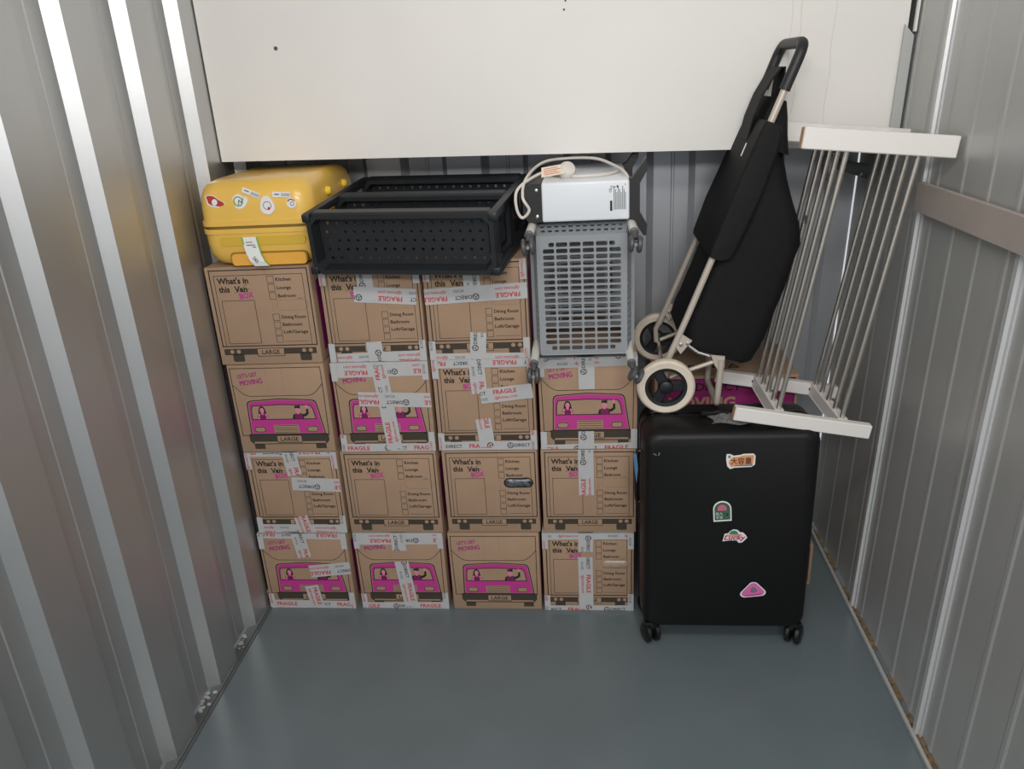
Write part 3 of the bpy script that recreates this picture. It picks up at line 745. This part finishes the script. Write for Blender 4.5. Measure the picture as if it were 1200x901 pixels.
# ================================================================= BLACK TRAY RACK (on its side on the boxes)
rk = bpy.data.objects.new('tray_rack', None); COL.objects.link(rk); rk.empty_display_size = .05
ORG[rk.name] = Vector((0, 0, 0))
tag(rk, 'black plastic tiered rack with perforated trays lying on its side on the boxes', 'rack')
rk.location = (-.500, 2.100, 1.200); rk.rotation_euler = (math.radians(5.0), math.radians(0.5), math.radians(-7.0))
RW, RH, RD = .268, .176, .46      # half width, height, length
def chamf(x0, x1, z0, z1, c): return [(x0 + c, z0), (x1 - c, z0), (x1, z0 + c), (x1, z1 - c), (x1 - c, z1), (x0 + c, z1), (x0, z1 - c), (x0, z0 + c)]
def tray(y):
    t = MB()
    O = chamf(-RW, RW, 0, RH, .022); I = chamf(-RW + .017, RW - .017, .017, RH - .017, .018); I2 = chamf(-RW + .026, RW - .026, .024, RH - .021, .014)
    n = 8
    loops = [[(x, y + .004, z) for x, z in O], [(x, y - .004, z) for x, z in chamf(-RW + .005, RW - .005, .005, RH - .005, .022)], [(x, y - .004, z) for x, z in I], [(x, y + .034, z) for x, z in I2], [(x, y + .040, z) for x, z in O]]
    vs = [p for l in loops for p in l]; fs = []
    for a in range(5):
        b = (a + 1) % 5
        for k in range(n): fs.append((a * n + k, a * n + (k + 1) % n, b * n + (k + 1) % n, b * n + k))
    t.add(vs, fs)
    rim = t.build('tray_rim', 'black_plastic', rk)
    xs = [-RW + .028] + lin(-RW + .034, RW - .034, 17) + [RW - .028]; zs = [.022] + lin(.028, RH - .024, 5) + [RH - .019]
    def hole(i, j, x0, x1, z0, z1):
        if i in (0, 18) or j in (0, 6): return None
        cx, cz, r = (x0 + x1) / 2 + (.003 if j % 2 else -.003), (z0 + z1) / 2, .0046
        return [(cx + r * math.cos(2 * PI * k / 8 + PI / 8), cz + r * math.sin(2 * PI * k / 8 + PI / 8)) for k in range(8)]
    p = perforated(xs, zs, hole, .0025)
    for v in p.v: v.y += y + .031
    p.build('tray_base', 'black_plastic', rk)
for y in (0.0, .20, .42): tray(y)
for x in (-RW + .006, RW - .006):
    for z in (.012, RH - .012):
        MB().box((x - .011, -.002, z - .011), (x + .011, RD, z + .011), .004, 2).build('post', 'black_plastic', rk, smooth=True)
for x in (-RW + .006, RW - .006):
    for z in (.014, RH - .014):
        MB().box((x - .012, -.008, z - .012), (x + .012, .012, z + .012), .005, 2).build('post_cap', 'black_plastic', rk, smooth=True)

# ================================================================= GREY CASTOR CART (on its back)
gc = empty('castor_cart', (-.01, 2.3, .912), 'grey plastic trolley basket with castors, tipped on its back on a box', 'trolley')
def basket(y0, y1, slots, nm):
    x0, x1, z0, z1 = -.133, .108, .946, 1.286       # bottom of the basket, facing the viewer
    e = .026; X0_, X1_, Z0_, Z1_ = -.160, .136, .918, 1.314
    cols, rows = 6, 18
    xs = [x0, x0 + .012] + [x0 + .012 + (x1 - x0 - .024) * k / cols for k in range(1, cols)] + [x1 - .012, x1]
    zs = [z0, z0 + .010] + [z0 + .010 + (z1 - z0 - .026) * k / rows for k in range(1, rows)] + [z1 - .016, z1]
    def hole(i, j, a0, a1, b0, b1):
        if i in (0, cols + 1) or j in (0, rows + 1): return None
        m, q = .0026, .0027; X_0, X_1, Z_0, Z_1 = a0 + m, a1 - m, b0 + q, b1 - q
        if j in (1, rows) and i == 1: X_0 += .016
        if j in (1, rows) and i == cols: X_1 -= .016
        return rrect(X_0, X_1, Z_0, Z_1, .0036, 2)
    p = perforated(xs, zs, hole, .0025)
    for v in p.v: v.y += y0
    b = p.build('basket_base', 'grey_plastic', gc)
    # four flaring sides with two rows of small square holes
    def side(pa, pb, qa, qb, n, name):
        mb = MB(); pa, pb, qa, qb = map(Vector, (pa, pb, qa, qb))
        g = perforated([0.0] + lin(.04, .96, n) + [1.0], [0, .12, .42, .70, 1.0], lambda i, j, a0, a1, b0, b1: None if i in (0, n + 1) or j in (0, 3) else [(a0 + (a1 - a0) * u, b0 + (b1 - b0) * v) for u, v in ((.22, .2), (.5, .2), (.78, .2), (.78, .5), (.78, .8), (.5, .8), (.22, .8), (.22, .5))], .003)
        nn = (pb - pa).cross(qa - pa).normalized()
        for v in g.v:
            w = (pa.lerp(pb, v.x)).lerp(qa.lerp(qb, v.x), v.z); mb.v.append(w + nn * v.y)
        mb.f = list(g.f); return mb.build('basket_side', 'grey_plastic', gc)
    side((x0, y0, z1), (x1, y0, z1), (X0_ + .012, y1, Z1_ - .004), (X1_ - .012, y1, Z1_ - .004), 12, 't')
    side((x1, y0, z0), (x0, y0, z0), (X1_ - .012, y1, Z0_ + .006), (X0_ + .012, y1, Z0_ + .006), 12, 'b')
    side((x0, y0, z0), (x0, y0, z1), (X0_ + .012, y1, Z0_ + .006), (X0_ + .012, y1, Z1_ - .004), 18, 'l')
    side((x1, y0, z1), (x1, y0, z0), (X1_ - .012, y1, Z1_ - .004), (X1_ - .012, y1, Z0_ + .006), 18, 'r')
    # rim
    mb = MB(); O = rrect(X0_, X1_, Z0_, Z1_, .02, 4); I = rrect(X0_ + .014, X1_ - .014, Z0_ + .010, Z1_ - .008, .014, 4); n = len(O)
    vs = [(x, y1 - .004, z) for x, z in O] + [(x, y1 + .014, z) for x, z in O] + [(x, y1 + .014, z) for x, z in I] + [(x, y1 - .004, z) for x, z in I]
    fs = [(a * n + k, a * n + (k + 1) % n, ((a + 1) % 4) * n + (k + 1) % n, ((a + 1) % 4) * n + k) for a in range(4) for k in range(n)]
    mb.add(vs, fs).build('basket_rim', 'grey_plastic', gc)
basket(2.140, 2.235, True, 'a'); basket(2.42, 2.52, True, 'b')
for (x, z, sw) in ((-.148, 1.306, -.1), (.124, 1.304, .1), (-.151, .948, 0.0), (.118, .944, .5)):
    MB().tube([(x, 2.058, z), (x, 2.56, z)], .0120, 14).build('tube', 'tube_white', gc, smooth=True)
    c = empty('castor', gc.location, local=False); c.parent = gc; c.location = (0, 0, 0); ORG[c.name] = ORG[gc.name]
    zc = z - .026; xc = x + .022 * sw; yc = 2.034
    MB().lathe([(.0125, 0), (.0125, .004), (.009, .006)], (x, 2.059, z), (0, -1, 0), 14).build('socket', 'castor_grey', c, smooth=True)
    MB().tube([(x, 2.056, z), (x, 2.047, z - .004), (xc, yc + .004, zc + .012)], [.007, .008, .007], 10).build('stem', 'castor_grey', c, smooth=True)
    for s_ in (-1, 1):
        ax = Vector((math.cos(sw), 0, -math.sin(sw))); ct = Vector((xc, yc, zc)) + ax * s_ * .0105
        MB().lathe([(.004, -.006), (.019, -.006), (.0225, -.003), (.0225, .003), (.018, .006), (.004, .006)], ct, ax, 20).build('wheel', 'castor_grey', c, smooth=True)
    MB().obox((xc, yc, zc), Vector((math.cos(sw), 0, -math.sin(sw))) * .006, (0, .016, 0), (0, 0, .0045), .002).build('axle_block', 'castor_hub', c)

# ================================================================= WHITE APPLIANCE ON THE CART
ap = empty('heater', (0, 2.35, 1.318), 'white metal appliance with black end feet and coiled cable, on the grey cart', 'appliance')
MB().box((-.118, 2.165, 1.318), (.118, 2.60, 1.424), .006, 3).build('casing', 'white_enamel', ap, smooth=True)
MB().prism([(-.118, 1.319), (-.118, 1.423), (-.146, 1.423), (-.160, 1.416), (-.169, 1.395), (-.169, 1.345), (-.160, 1.325), (-.146, 1.319)], (0, 2.166, 0), (1, 0, 0), (0, 0, 1), (0, .43, 0)).build('end_cap', 'appliance_black', ap)
for z in (1.335, 1.405):
    MB().lathe([(.0045, 0), (.0045, .002), (.002, .003)], (-.131, 2.166, z), (0, -1, 0), 10).build('screw', 'screw_metal', ap)
foot = [(.118, 1.320), (.118, 1.424), (.128, 1.428), (.163, 1.478), (.165, 1.445), (.146, 1.412), (.146, 1.335), (.166, 1.300), (.164, 1.272), (.156, 1.272), (.128, 1.316)]
for y in (2.172, 2.52): MB().prism(foot, (0, y, 0), (1, 0, 0), (0, 0, 1), (0, .035, 0)).build('foot', 'appliance_black', ap)
# rating label, print turned on its side
lb = Flat()
for k in range(9): lb.rect(.000 + k * .0038, .004, .0017 + k * .0038, .066 - (k % 3) * .008)
lb.build('label_print', 'print_grey', ap, o=(.076, 2.165, 1.342), ex=(1, 0, 0), ey=(0, 0, 1), off=.0006)
l2 = Flat(); l2.rect(-.004, -.001, .002, .026); l2.text('CE', .0, .048, .006, rot=PI / 2, bold=.01); l2.ring(.001, .062, .003, .001); l2.rect(.008, .060, .010, .064); l2.rect(.014, .060, .018, .066); l2.rect(.036, .066, .038, .069)
l2.build('label_print', 'ink_black', ap, o=(.070, 2.165, 1.344), ex=(1, 0, 0), ey=(0, 0, 1), off=.0008)
# cable, plug, tag
def spline(P, n=10):
    P = [Vector(p) for p in P]; out = []
    for i in range(len(P) - 1):
        p0, p1, p2, p3 = P[max(i - 1, 0)], P[i], P[i + 1], P[min(i + 2, len(P) - 1)]
        for k in range(n):
            t = k / n; out.append(.5 * ((2 * p1) + (-p0 + p2) * t + (2 * p0 - 5 * p1 + 4 * p2 - p3) * t * t + (-p0 + 3 * p1 - 3 * p2 + p3) * t ** 3))
    out.append(P[-1]); return out
MB().tube(spline([(-.055, 2.27, 1.440), (-.10, 2.27, 1.444), (-.150, 2.21, 1.430), (-.184, 2.17, 1.405), (-.186, 2.16, 1.360), (-.172, 2.162, 1.334), (-.152, 2.158, 1.355), (-.168, 2.158, 1.39), (-.160, 2.22, 1.432), (-.125, 2.42, 1.450), (-.06, 2.50, 1.452), (.03, 2.46, 1.452), (.085, 2.36, 1.440), (.112, 2.24, 1.430), (.122, 2.19, 1.402)]), .0042, 8).build('cable', 'cable_white', ap, smooth=True)
MB().tube(spline([(-.09, 2.3, 1.4285), (-.02, 2.24, 1.4285), (.06, 2.26, 1.4285), (.10, 2.33, 1.4285)]), .0042, 8).build('cable', 'cable_white', ap, smooth=True)
pl = MB(); PC = Vector((-.048, 2.25, 1.446))
pl.lathe([(.010, -.019), (.020, -.019), (.0235, -.012), (.0235, .004), (.019, .012), (.010, .015)], PC, (.35, -.75, .55), 20)
plug = pl.build('plug', 'cable_white', ap, smooth=True)
for dx in (-.009, .009, 0):
    MB().obox(PC + Vector((dx, .025, -.013 + (0.012 if dx == 0 else 0))), (.003, 0, 0), (0, .010, -.007), (0, .001, .002)).build('plug_pin', 'screw_metal', plug)
MB().obox((-.088, 2.235, 1.447), Vector((.031, 0, .004)), Vector((0, .010, .012)), Vector((0, -.0004, .0003))).build('paper_tag', 'tag_paper', ap)
tp_ = Flat()
for k in range(4): tp_.rect(-.024, -.010 + k * .006, .022 - (k % 2) * .008, -.0085 + k * .006)
tp_.build('tag_print', 'red_print', ap, o=(-.088, 2.2345, 1.447), ex=(.031, 0, .004), ey=(0, .010, .012), off=.0012)

# ================================================================= BLACK SUITCASE
bs = empty('black_suitcase', (.40, 2.16, 0), 'large black hard suitcase with four stickers standing on the floor', 'suitcase')
cx0, cx1, cz0, cz1, cy0, cy1 = .150, .648, .062, .742, 2.038, 2.262
def cshell(y0, y1, nm):
    rings = []
    for t, ins in ((0, 0), (.62, .001), (.80, .004), (.90, .009), (.965, .015), (1, .024)):
        y = y0 + (y1 - y0) * t; pl_ = rrect(cx0 + ins, cx1 - ins, cz0 + ins, cz1 - ins, .044 - ins * .4, 7)
        rings.append([(x, y, z) for x, z in pl_])
    MB().loft(rings).build(nm, 'case_black', bs, smooth=True)
ymid = 2.165
cshell(ymid - .004, cy0, 'front_shell'); cshell(ymid + .004, cy1, 'rear_shell')
def cband(y0, y1, e, m, nm):
    pl_ = rrect(cx0 - e, cx1 + e, cz0 - e, cz1 + e, .044, 7); MB().loft([[(x, y, z) for x, z in pl_] for y in (y0, y1)]).build(nm, m, bs, smooth=True)
cband(ymid - .004, ymid + .004, -.002, 'black_void', 'zip'); cband(ymid - .012, ymid - .004, .002, 'case_gloss', 'rim'); cband(ymid + .004, ymid + .012, .002, 'case_gloss', 'rim')
MB().tube(spline([(.325, 2.145, .744), (.335, 2.14, .752), (.40, 2.138, .754), (.465, 2.14, .752), (.475, 2.145, .744)], 5), .007, 8).build('top_handle', 'case_gloss', bs, smooth=True)
MB().tube(spline([(.148, 2.11, .48), (.138, 2.11, .49), (.136, 2.11, .57), (.138, 2.11, .64), (.148, 2.11, .65)], 5), .007, 8).build('side_handle', 'case_gloss', bs, smooth=True)
MB().prism([(0, 0), (.004, -.05), (.010, -.10), (.014, -.05), (.010, 0)], (.126, 2.10, .645), (1, 0, 0), (0, 0, 1), (0, .001, 0)).build('name_tag', 'blue_tag', bs)
for x in (.180, .622):
    for y in (2.078, 2.222):
        w = empty('wheel_set', bs.location); w.parent = bs; w.location = (0, 0, 0); ORG[w.name] = ORG[bs.name]
        MB().box((x - .022, y - .024, .044), (x + .022, y + .024, .074), .008, 2).build('housing', 'case_gloss', w, smooth=True)
        for s_ in (-1, 1):
            a = .35 if x < .4 else -.5
            ax = Vector((math.cos(a), math.sin(a), 0)); ct = Vector((x, y - .010, .0325)) + ax * s_ * .014
            MB().lathe([(.006, -.010), (.025, -.010), (.0325, -.005), (.0325, .005), (.025, .010), (.006, .010)], ct, ax, 24).build('wheel', 'case_wheel', w, smooth=True)
        MB().box((x - .006, y - .014, .026), (x + .006, y + .004, .050)).build('fork', 'case_wheel', w)
def csk(x, z, shapes, rot=0.0):
    ex = Vector((math.cos(rot), 0, math.sin(rot))); ey = Vector((-math.sin(rot), 0, math.cos(rot)))
    sticker(bs, shapes, (x, cy0, z), ex, ey, .0006)
def wob(pts): return Flat().poly(pts)
csk(.4235, .651, [('sticker', 'paper_white', wob([(-.038, -.016), (-.030, -.026), (-.018, -.022), (.030, -.021), (.039, -.014), (.040, .014), (.034, .021), (.006, .021), (-.002, .018), (-.020, .016), (-.030, .022), (-.040, .022), (-.041, .006)])),
                ('sticker_print', 'sticker_teal', wob([(-.036, .010), (-.034, .018), (-.030, .018), (-.028, .010)]).rect(-.024, -.0175, .032, -.008)),
                ('sticker_print', 'sticker_orange', wob([(-.034, -.006), (-.026, -.020), (-.016, -.014), (.033, -.013), (.036, .016), (.006, .0165), (-.004, .013), (-.022, .012), (-.030, .006)])),
                ('sticker_lettering', 'sticker_brown', Flat().text('大容量', -.0285, -.0095, .0155, bold=.012, width=.058))], .03)
arch = lambda s_: [(-.026 * s_, -.034 * s_), (.026 * s_, -.034 * s_)] + arc(0, .008 * s_, .026 * s_, .026 * s_, 0, PI, 12)
csk(.379, .487, [('sticker', 'paper_white', Flat().poly(arch(1.0))), ('sticker_print', 'sticker_green', Flat().poly(arch(.86))),
                ('sticker_print', 'sticker_rose', Flat().poly([(-.014, .002), (-.012, .016), (-.004, .022), (.006, .021), (.012, .014), (.013, .002)])),
                ('sticker_lettering', 'paper_white', Flat().text('出入', -.019, -.0115, .0078, bold=.0, width=.020).text('平安', -.019, -.0245, .0078, bold=.0, width=.020).ring(.010, -.013, .006, .0022)),
                ('sticker_print', 'ink_black', Flat().circle(.013, -.0135, .0022))], .07)
lk = [('sticker', 'paper_white', wob([(-.035, -.020), (-.012, -.016), (.006, -.016), (.012, -.024), (.022, -.023), (.036, -.006), (.030, .004), (.022, .012), (.014, .012), (.006, .020), (-.006, .022), (-.016, .014), (-.020, .008), (-.030, .006)])),
      ('sticker_print', 'sticker_orange', wob([(-.026, .003), (-.010, .004), (.014, .006), (.022, .003), (.012, -.004), (-.024, -.004)])),
      ('sticker_print', 'sticker_teal', Flat().poly(arc(-.004, .005, .013, .013, 0, PI, 10))),
      ('sticker_lettering', 'sticker_magenta', Flat().text('Lucky', -.031, -.014, .0145, bold=.03, width=.060, shear=.25, rot=.03))]
csk(.419, .404, lk, -.02)
tri = lambda s_: [(x * s_, y * s_) for x, y in (arc(-.022, -.012, .013, .012, PI * .8, PI * 1.5, 6) + arc(.024, -.010, .013, .012, PI * 1.5, PI * 2.2, 6) + arc(.003, .013, .015, .014, PI * .15, PI * .85, 7))]
csk(.480, .213, [('sticker', 'paper_white', Flat().poly(tri(1.06))), ('sticker_print', 'sticker_pink', Flat().poly(tri(.93))), ('sticker_print', 'sticker_grey', Flat().poly(blob(.003, .0, .010, .010, 11))), ('sticker_print', 'sticker_magenta', Flat().stroke([(-.020, -.019), (.0, -.018), (.024, -.015)], .0030))], .08)
# small scuff on the top left corner
csk(.190, .672, [('scuff_mark', 'sticker_grey', Flat().stroke([(-.010, .003), (-.003, -.001)], .003).stroke([(.004, -.002), (.006, .006)], .003))])
# crumpled grey cloth on its top
rnd = random.Random(5); mb = MB(); n, k = 22, 12; vs = []
for j in range(k + 1):
    for i in range(n + 1):
        a = i / n; b = j / k; e = math.sin(PI * a) ** .5 * math.sin(PI * b) ** .5
        vs.append((.345 + .115 * a + .01 * math.sin(b * 5), 2.085 + .075 * b + .008 * math.sin(a * 7), .7435 + e * (.006 + .008 * abs(math.sin(a * 9 + b * 4))) + rnd.uniform(0, .002)))
mb.add(vs, [(j * (n + 1) + i, j * (n + 1) + i + 1, (j + 1) * (n + 1) + i + 1, (j + 1) * (n + 1) + i) for j in range(k) for i in range(n)])
bot = len(mb.v); mb.add([(x, y, .7428) for x, y, z in vs], [(j * (n + 1) + i, (j + 1) * (n + 1) + i, (j + 1) * (n + 1) + i + 1, j * (n + 1) + i + 1) for j in range(k) for i in range(n)])
q = mb.build('grey_cloth', 'cloth_grey', None, smooth=True, origin=(.40, 2.12, .743)); tag(q, 'crumpled grey cloth on top of the black suitcase beside the trolley foot', 'cloth')

# ================================================================= SHOPPING TROLLEY
tr = empty('shopping_trolley', (.30, 2.36, .75), 'black fabric shopping trolley with cream wheels leaning above the black suitcase', 'shopping trolley')
A0 = Vector((.249, 0, .929)); TU = Vector((.36, 0, .933)).normalized(); TV = Vector((TU.z, 0, -TU.x)); 
YN, YFAR = 2.215, 2.545
def tp3(u, v, y): return A0 + TU * u + TV * v + Vector((0, y, 0))
# frame tubes with the handle loop
for y, yt in ((YN, 2.225), (YFAR, 2.475)):
    MB().tube([tp3(-.03, -.002, y), tp3(.10, 0, y), tp3(.55, 0, y + (yt - y) * .6), tp3(.78, 0, yt)], .0095, 12).build('frame_tube', 'trolley_tube', tr, smooth=True)
h = [tp3(.745, 0, 2.225), tp3(.83, .0, 2.225)] + [tp3(.83 + .035 * math.sin(a), .0, 2.26 - .035 * math.cos(a)) for a in (.4, .8, 1.2, PI / 2)] + [tp3(.865, 0, 2.35)] + [tp3(.83 + .035 * math.cos(a), .0, 2.44 + .035 * math.sin(a)) for a in (0, .4, .8, 1.2)] + [tp3(.83, 0, 2.475), tp3(.745, 0, 2.475)]
MB().tube(h, .0145, 12).build('handle_grip', 'grip_black', tr, smooth=True)
# bag
def ring(u, v0, v1, y0, y1, r, n=6, wob_=0.0):
    pts = []
    for (cx, cy, a0) in ((v1 - r, y1 - r, 0), (v0 + r, y1 - r, PI / 2), (v0 + r, y0 + r, PI), (v1 - r, y0 + r, 3 * PI / 2)):
        for k in range(n + 1):
            a = a0 + k * PI / 2 / n
            pts.append(tp3(u + wob_ * math.sin(4 * a + u * 20), cx + r * math.cos(a) + wob_ * math.sin(u * 37 + a * 3), cy + r * math.sin(a)))
    return pts
prof = [(.016, .04, .200), (.018, .020, .222), (.030, .010, .238), (.075, .006, .243), (.11, .006, .246), (.18, .006, .242), (.26, .006, .236), (.33, .006, .230), (.39, .006, .222), (.44, .006, .196), (.49, .006, .158), (.54, .006, .118), (.59, .006, .083), (.635, .004, .05), (.665, .0, .03)]
rings = []
for u, v0, v1 in prof:
    t = max(0, (u - .45) / .22); rings.append(ring(u, v0, v1, YN + .012 + .035 * t, YFAR - .012 - .05 * t, min(.045, (v1 - v0) * .42), wob_=.003))
MB().loft(rings).build('bag', 'bag_fabric', tr, smooth=True)
rings = []
for u, v0, v1 in ((.285, -.014, .03), (.30, -.018, .05), (.40, -.020, .055), (.50, -.020, .055), (.58, -.020, .050), (.62, -.020, .045), (.650, -.018, .036), (.662, -.014, .026)):
    t = max(0, (u - .45) / .22); rings.append(ring(u, v0, v1, YN - .016 + .004 * t, YFAR + .012 - .05 * t, .012, wob_=.001))
MB().loft(rings).build('back_flap', 'bag_flap', tr, smooth=True)
# drawn-up neck, straps, zip tag
MB().loft([ring(.60, -.004, .085, 2.225, 2.50, .02), ring(.65, -.004, .062, 2.24, 2.49, .02), ring(.69, -.004, .05, 2.265, 2.47, .02), ring(.725, .0, .035, 2.29, 2.45, .012)]).build('neck_cloth', 'bag_fabric', tr, smooth=True)
def ribbon(path, y0, y1, th, nm, m):
    mb = MB(); n = len(path)
    for i in range(n - 1):
        a, b = path[i], path[i + 1]; d = Vector((b[0] - a[0], b[1] - a[1])); d.normalize(); nn = (-d.y * th, d.x * th)
        P = [tp3(*a, y0), tp3(*b, y0), tp3(*b, y1), tp3(*a, y1)]; Q = [tp3(a[0] + nn[0], a[1] + nn[1], y0), tp3(b[0] + nn[0], b[1] + nn[1], y0), tp3(b[0] + nn[0], b[1] + nn[1], y1), tp3(a[0] + nn[0], a[1] + nn[1], y1)]
        mb.add(P + Q, [(0, 1, 2, 3), (7, 6, 5, 4), (0, 4, 5, 1), (1, 5, 6, 2), (2, 6, 7, 3), (3, 7, 4, 0)])
    return mb.build(nm, m, tr)
ribbon([(.60, -.022), (.66, -.030), (.72, -.030), (.77, -.022), (.80, -.012), (.805, .0)], 2.315, 2.435, .004, 'strap', 'bag_flap')
ribbon([(.805, .0), (.77, .012), (.72, .026), (.66, .045)], 2.315, 2.435, .004, 'strap', 'bag_flap')
MB().obox(tp3(.575, -.0215, 2.30), TU * .018, (0, .003, 0), TV * .001).build('zip_pull', 'paper_white', tr)
MB().tube([tp3(.45, .205, 2.24), tp3(.47, .195, 2.235)], .004, 8).build('toggle', 'castor_grey', tr)
# lower chassis
def zr(z): return z
WC = [Vector((.224, 2.172, .828)), Vector((.236, 2.588, .842))]
MB().tube([(.224, 2.16, .828), (.236, 2.60, .842)], .006, 8).build('axle', 'screw_metal', tr)
for wc, sg in zip(WC, (-1, 1)):
    w = empty('wheel', tr.location); w.parent = tr; w.location = (0, 0, 0); ORG[w.name] = ORG[tr.name]
    ax = Vector((0.03, 1, 0.03)).normalized()
    R_ = .083
    mb = MB(); nseg = 48; prof_t = [(R_ - .022, -.014), (R_ - .006, -.016), (R_, -.010), (R_ + .0012, 0), (R_, .010), (R_ - .006, .016), (R_ - .022, .014)]
    mb.lathe(prof_t, wc, ax, nseg, closed=True); mb.build('tyre', 'tyre_cream', w, smooth=True)
    MB().lathe([(R_ - .032, -.010), (R_ - .0215, -.012), (R_ - .0215, .012), (R_ - .032, .010)], wc, ax, 36, closed=True).build('rim', 'hub_black', w, smooth=True)
    MB().lathe([(.010, -.020), (.019, -.016), (.021, -.008), (.021, .012), (.010, .016)], wc, ax, 20).build('hub', 'hub_black', w, smooth=True)
    for k in range(3):
        a = PI / 2 + .5 + k * 2 * PI / 3; d = Vector((math.cos(a), 0, math.sin(a)))
        MB().obox(wc + d * .038, d * .025, Vector((-d.z, 0, d.x)) * .015, (0, .006, 0), .003).build('spoke', 'hub_black', w)
for y, zo in ((YN, 0), (YFAR, .008)):
    MB().tube([tp3(.02, -.002, y), tp3(-.05, -.006, y), (.228, y, .832 + zo)], .0085, 10).build('axle_strut', 'trolley_tube', tr, smooth=True)
    MB().tube([(.240, y, .838 + zo), (.300, y, .862 + zo), (.375, y, .888)], .0065, 10).build('brace', 'trolley_tube', tr, smooth=True)
    MB().prism([(.255, .935), (.272, .975), (.300, .955), (.268, .915)], (0, y - .012, 0), (1, 0, 0), (0, 0, 1), (0, .004, 0)).build('bracket', 'trolley_tube', tr)
    MB().prism([(.355, .910), (.395, .905), (.395, .870), (.378, .860), (.366, .880)], (0, y - .012, 0), (1, 0, 0), (0, 0, 1), (0, .004, 0)).build('bracket', 'trolley_tube', tr)
    for x, z in ((.268, .945), (.288, .948), (.384, .884)):
        MB().lathe([(.006, 0), (.006, .003), (.003, .005)], (x, y - .012, z), (0, -1, 0), 10).build('bolt', 'screw_metal', tr)
    MB().tube([tp3(.028, .02, y), tp3(.012, .07, y), tp3(.014, .12, y)], .005, 8).build('bottom_wire', 'screw_metal', tr, smooth=True)
leg = [(.385, YN, .895), (.384, YN, .86), (.380, YN + .002, .79)] + [(.379, YN + .03 - .03 * math.cos(a), .766 - .014 * math.sin(a)) for a in (.3, .8, PI / 2)] + [(.379, YFAR - .03 + .03 * math.sin(a), .766 - .014 * math.cos(a)) for a in (0, .5, 1.2)] + [(.380, YFAR - .002, .79), (.384, YFAR, .86), (.385, YFAR, .895)]
leg = [(x, 2.205 + (y - YN) * .60, z) for x, y, z in leg]
MB().tube(leg, .0095, 12).build('front_leg', 'trolley_tube', tr, smooth=True)

# ================================================================= WHITE ROD RACK
rr = empty('rod_rack', (.58, 2.2, .76), 'white shoe rack with steel rods, stood on end against the right wall', 'rack')
BL = Vector((.403, 2.07, .786)); BR = Vector((.776, 2.07, .7226)); TL = Vector((.531, 2.07, 1.518)); TRt = Vector((.898, 2.07, 1.4787)); DEP = Vector((-.004, .30, -.004))
def bar(a, b, hz, hy, nm, m='rack_white'):
    d = b - a; L = d.length; e = d.normalized(); n = Vector((0, 1, 0)); u = e.cross(n)
    return MB().obox((a + b) / 2, e * L / 2, n * hy, u * hz, .0025, 1).build(nm, m, rr)
for (a, b) in ((BL, BR), (TL, TRt)):
    for o in (Vector((0, 0, 0)), DEP):
        bar(a + o, b + o, .020 if a is BL else .026, .013, 'leg')
        e = (b - a).normalized(); u = e.cross(Vector((0, 1, 0)))
        MB().obox(a + o - e * .0008, e * .001, (0, .0115, 0), u * (.0185 if a is BL else .024)).build('leg_end', 'raw_wood', rr)
def along(f, top): return (TL.lerp(TRt, f) if top else BL.lerp(BR, f))
for f in (.33, .80):
    for top in (False, True):
        c = along(f, top); up = (TL - BL).normalized()
        a, b = c + Vector((0, .012, 0)), c + DEP - Vector((0, .012, 0))
        off = up * (.004 if not top else -.004)
        MB().obox((a + b) / 2 + off, (b - a) / 2, Vector((.011, 0, -.001)), up * .017, .002).build('cross_rail', 'rack_white', rr)
        if not top:
            MB().lathe([(.004, 0), (.004, .002)], c + DEP + Vector((-.012, -.02, .006)), (-1, 0, 0), 8).build('screw', 'ink_black', rr)
    for k in range(5):
        o = DEP * (.07 + .86 * k / 4)
        MB().tube([along(f, False) + o + (TL - BL).normalized() * .012, along(f, True) + o - (TL - BL).normalized() * .012], .0068, 10).build('rod', 'steel_rod', rr, smooth=True)
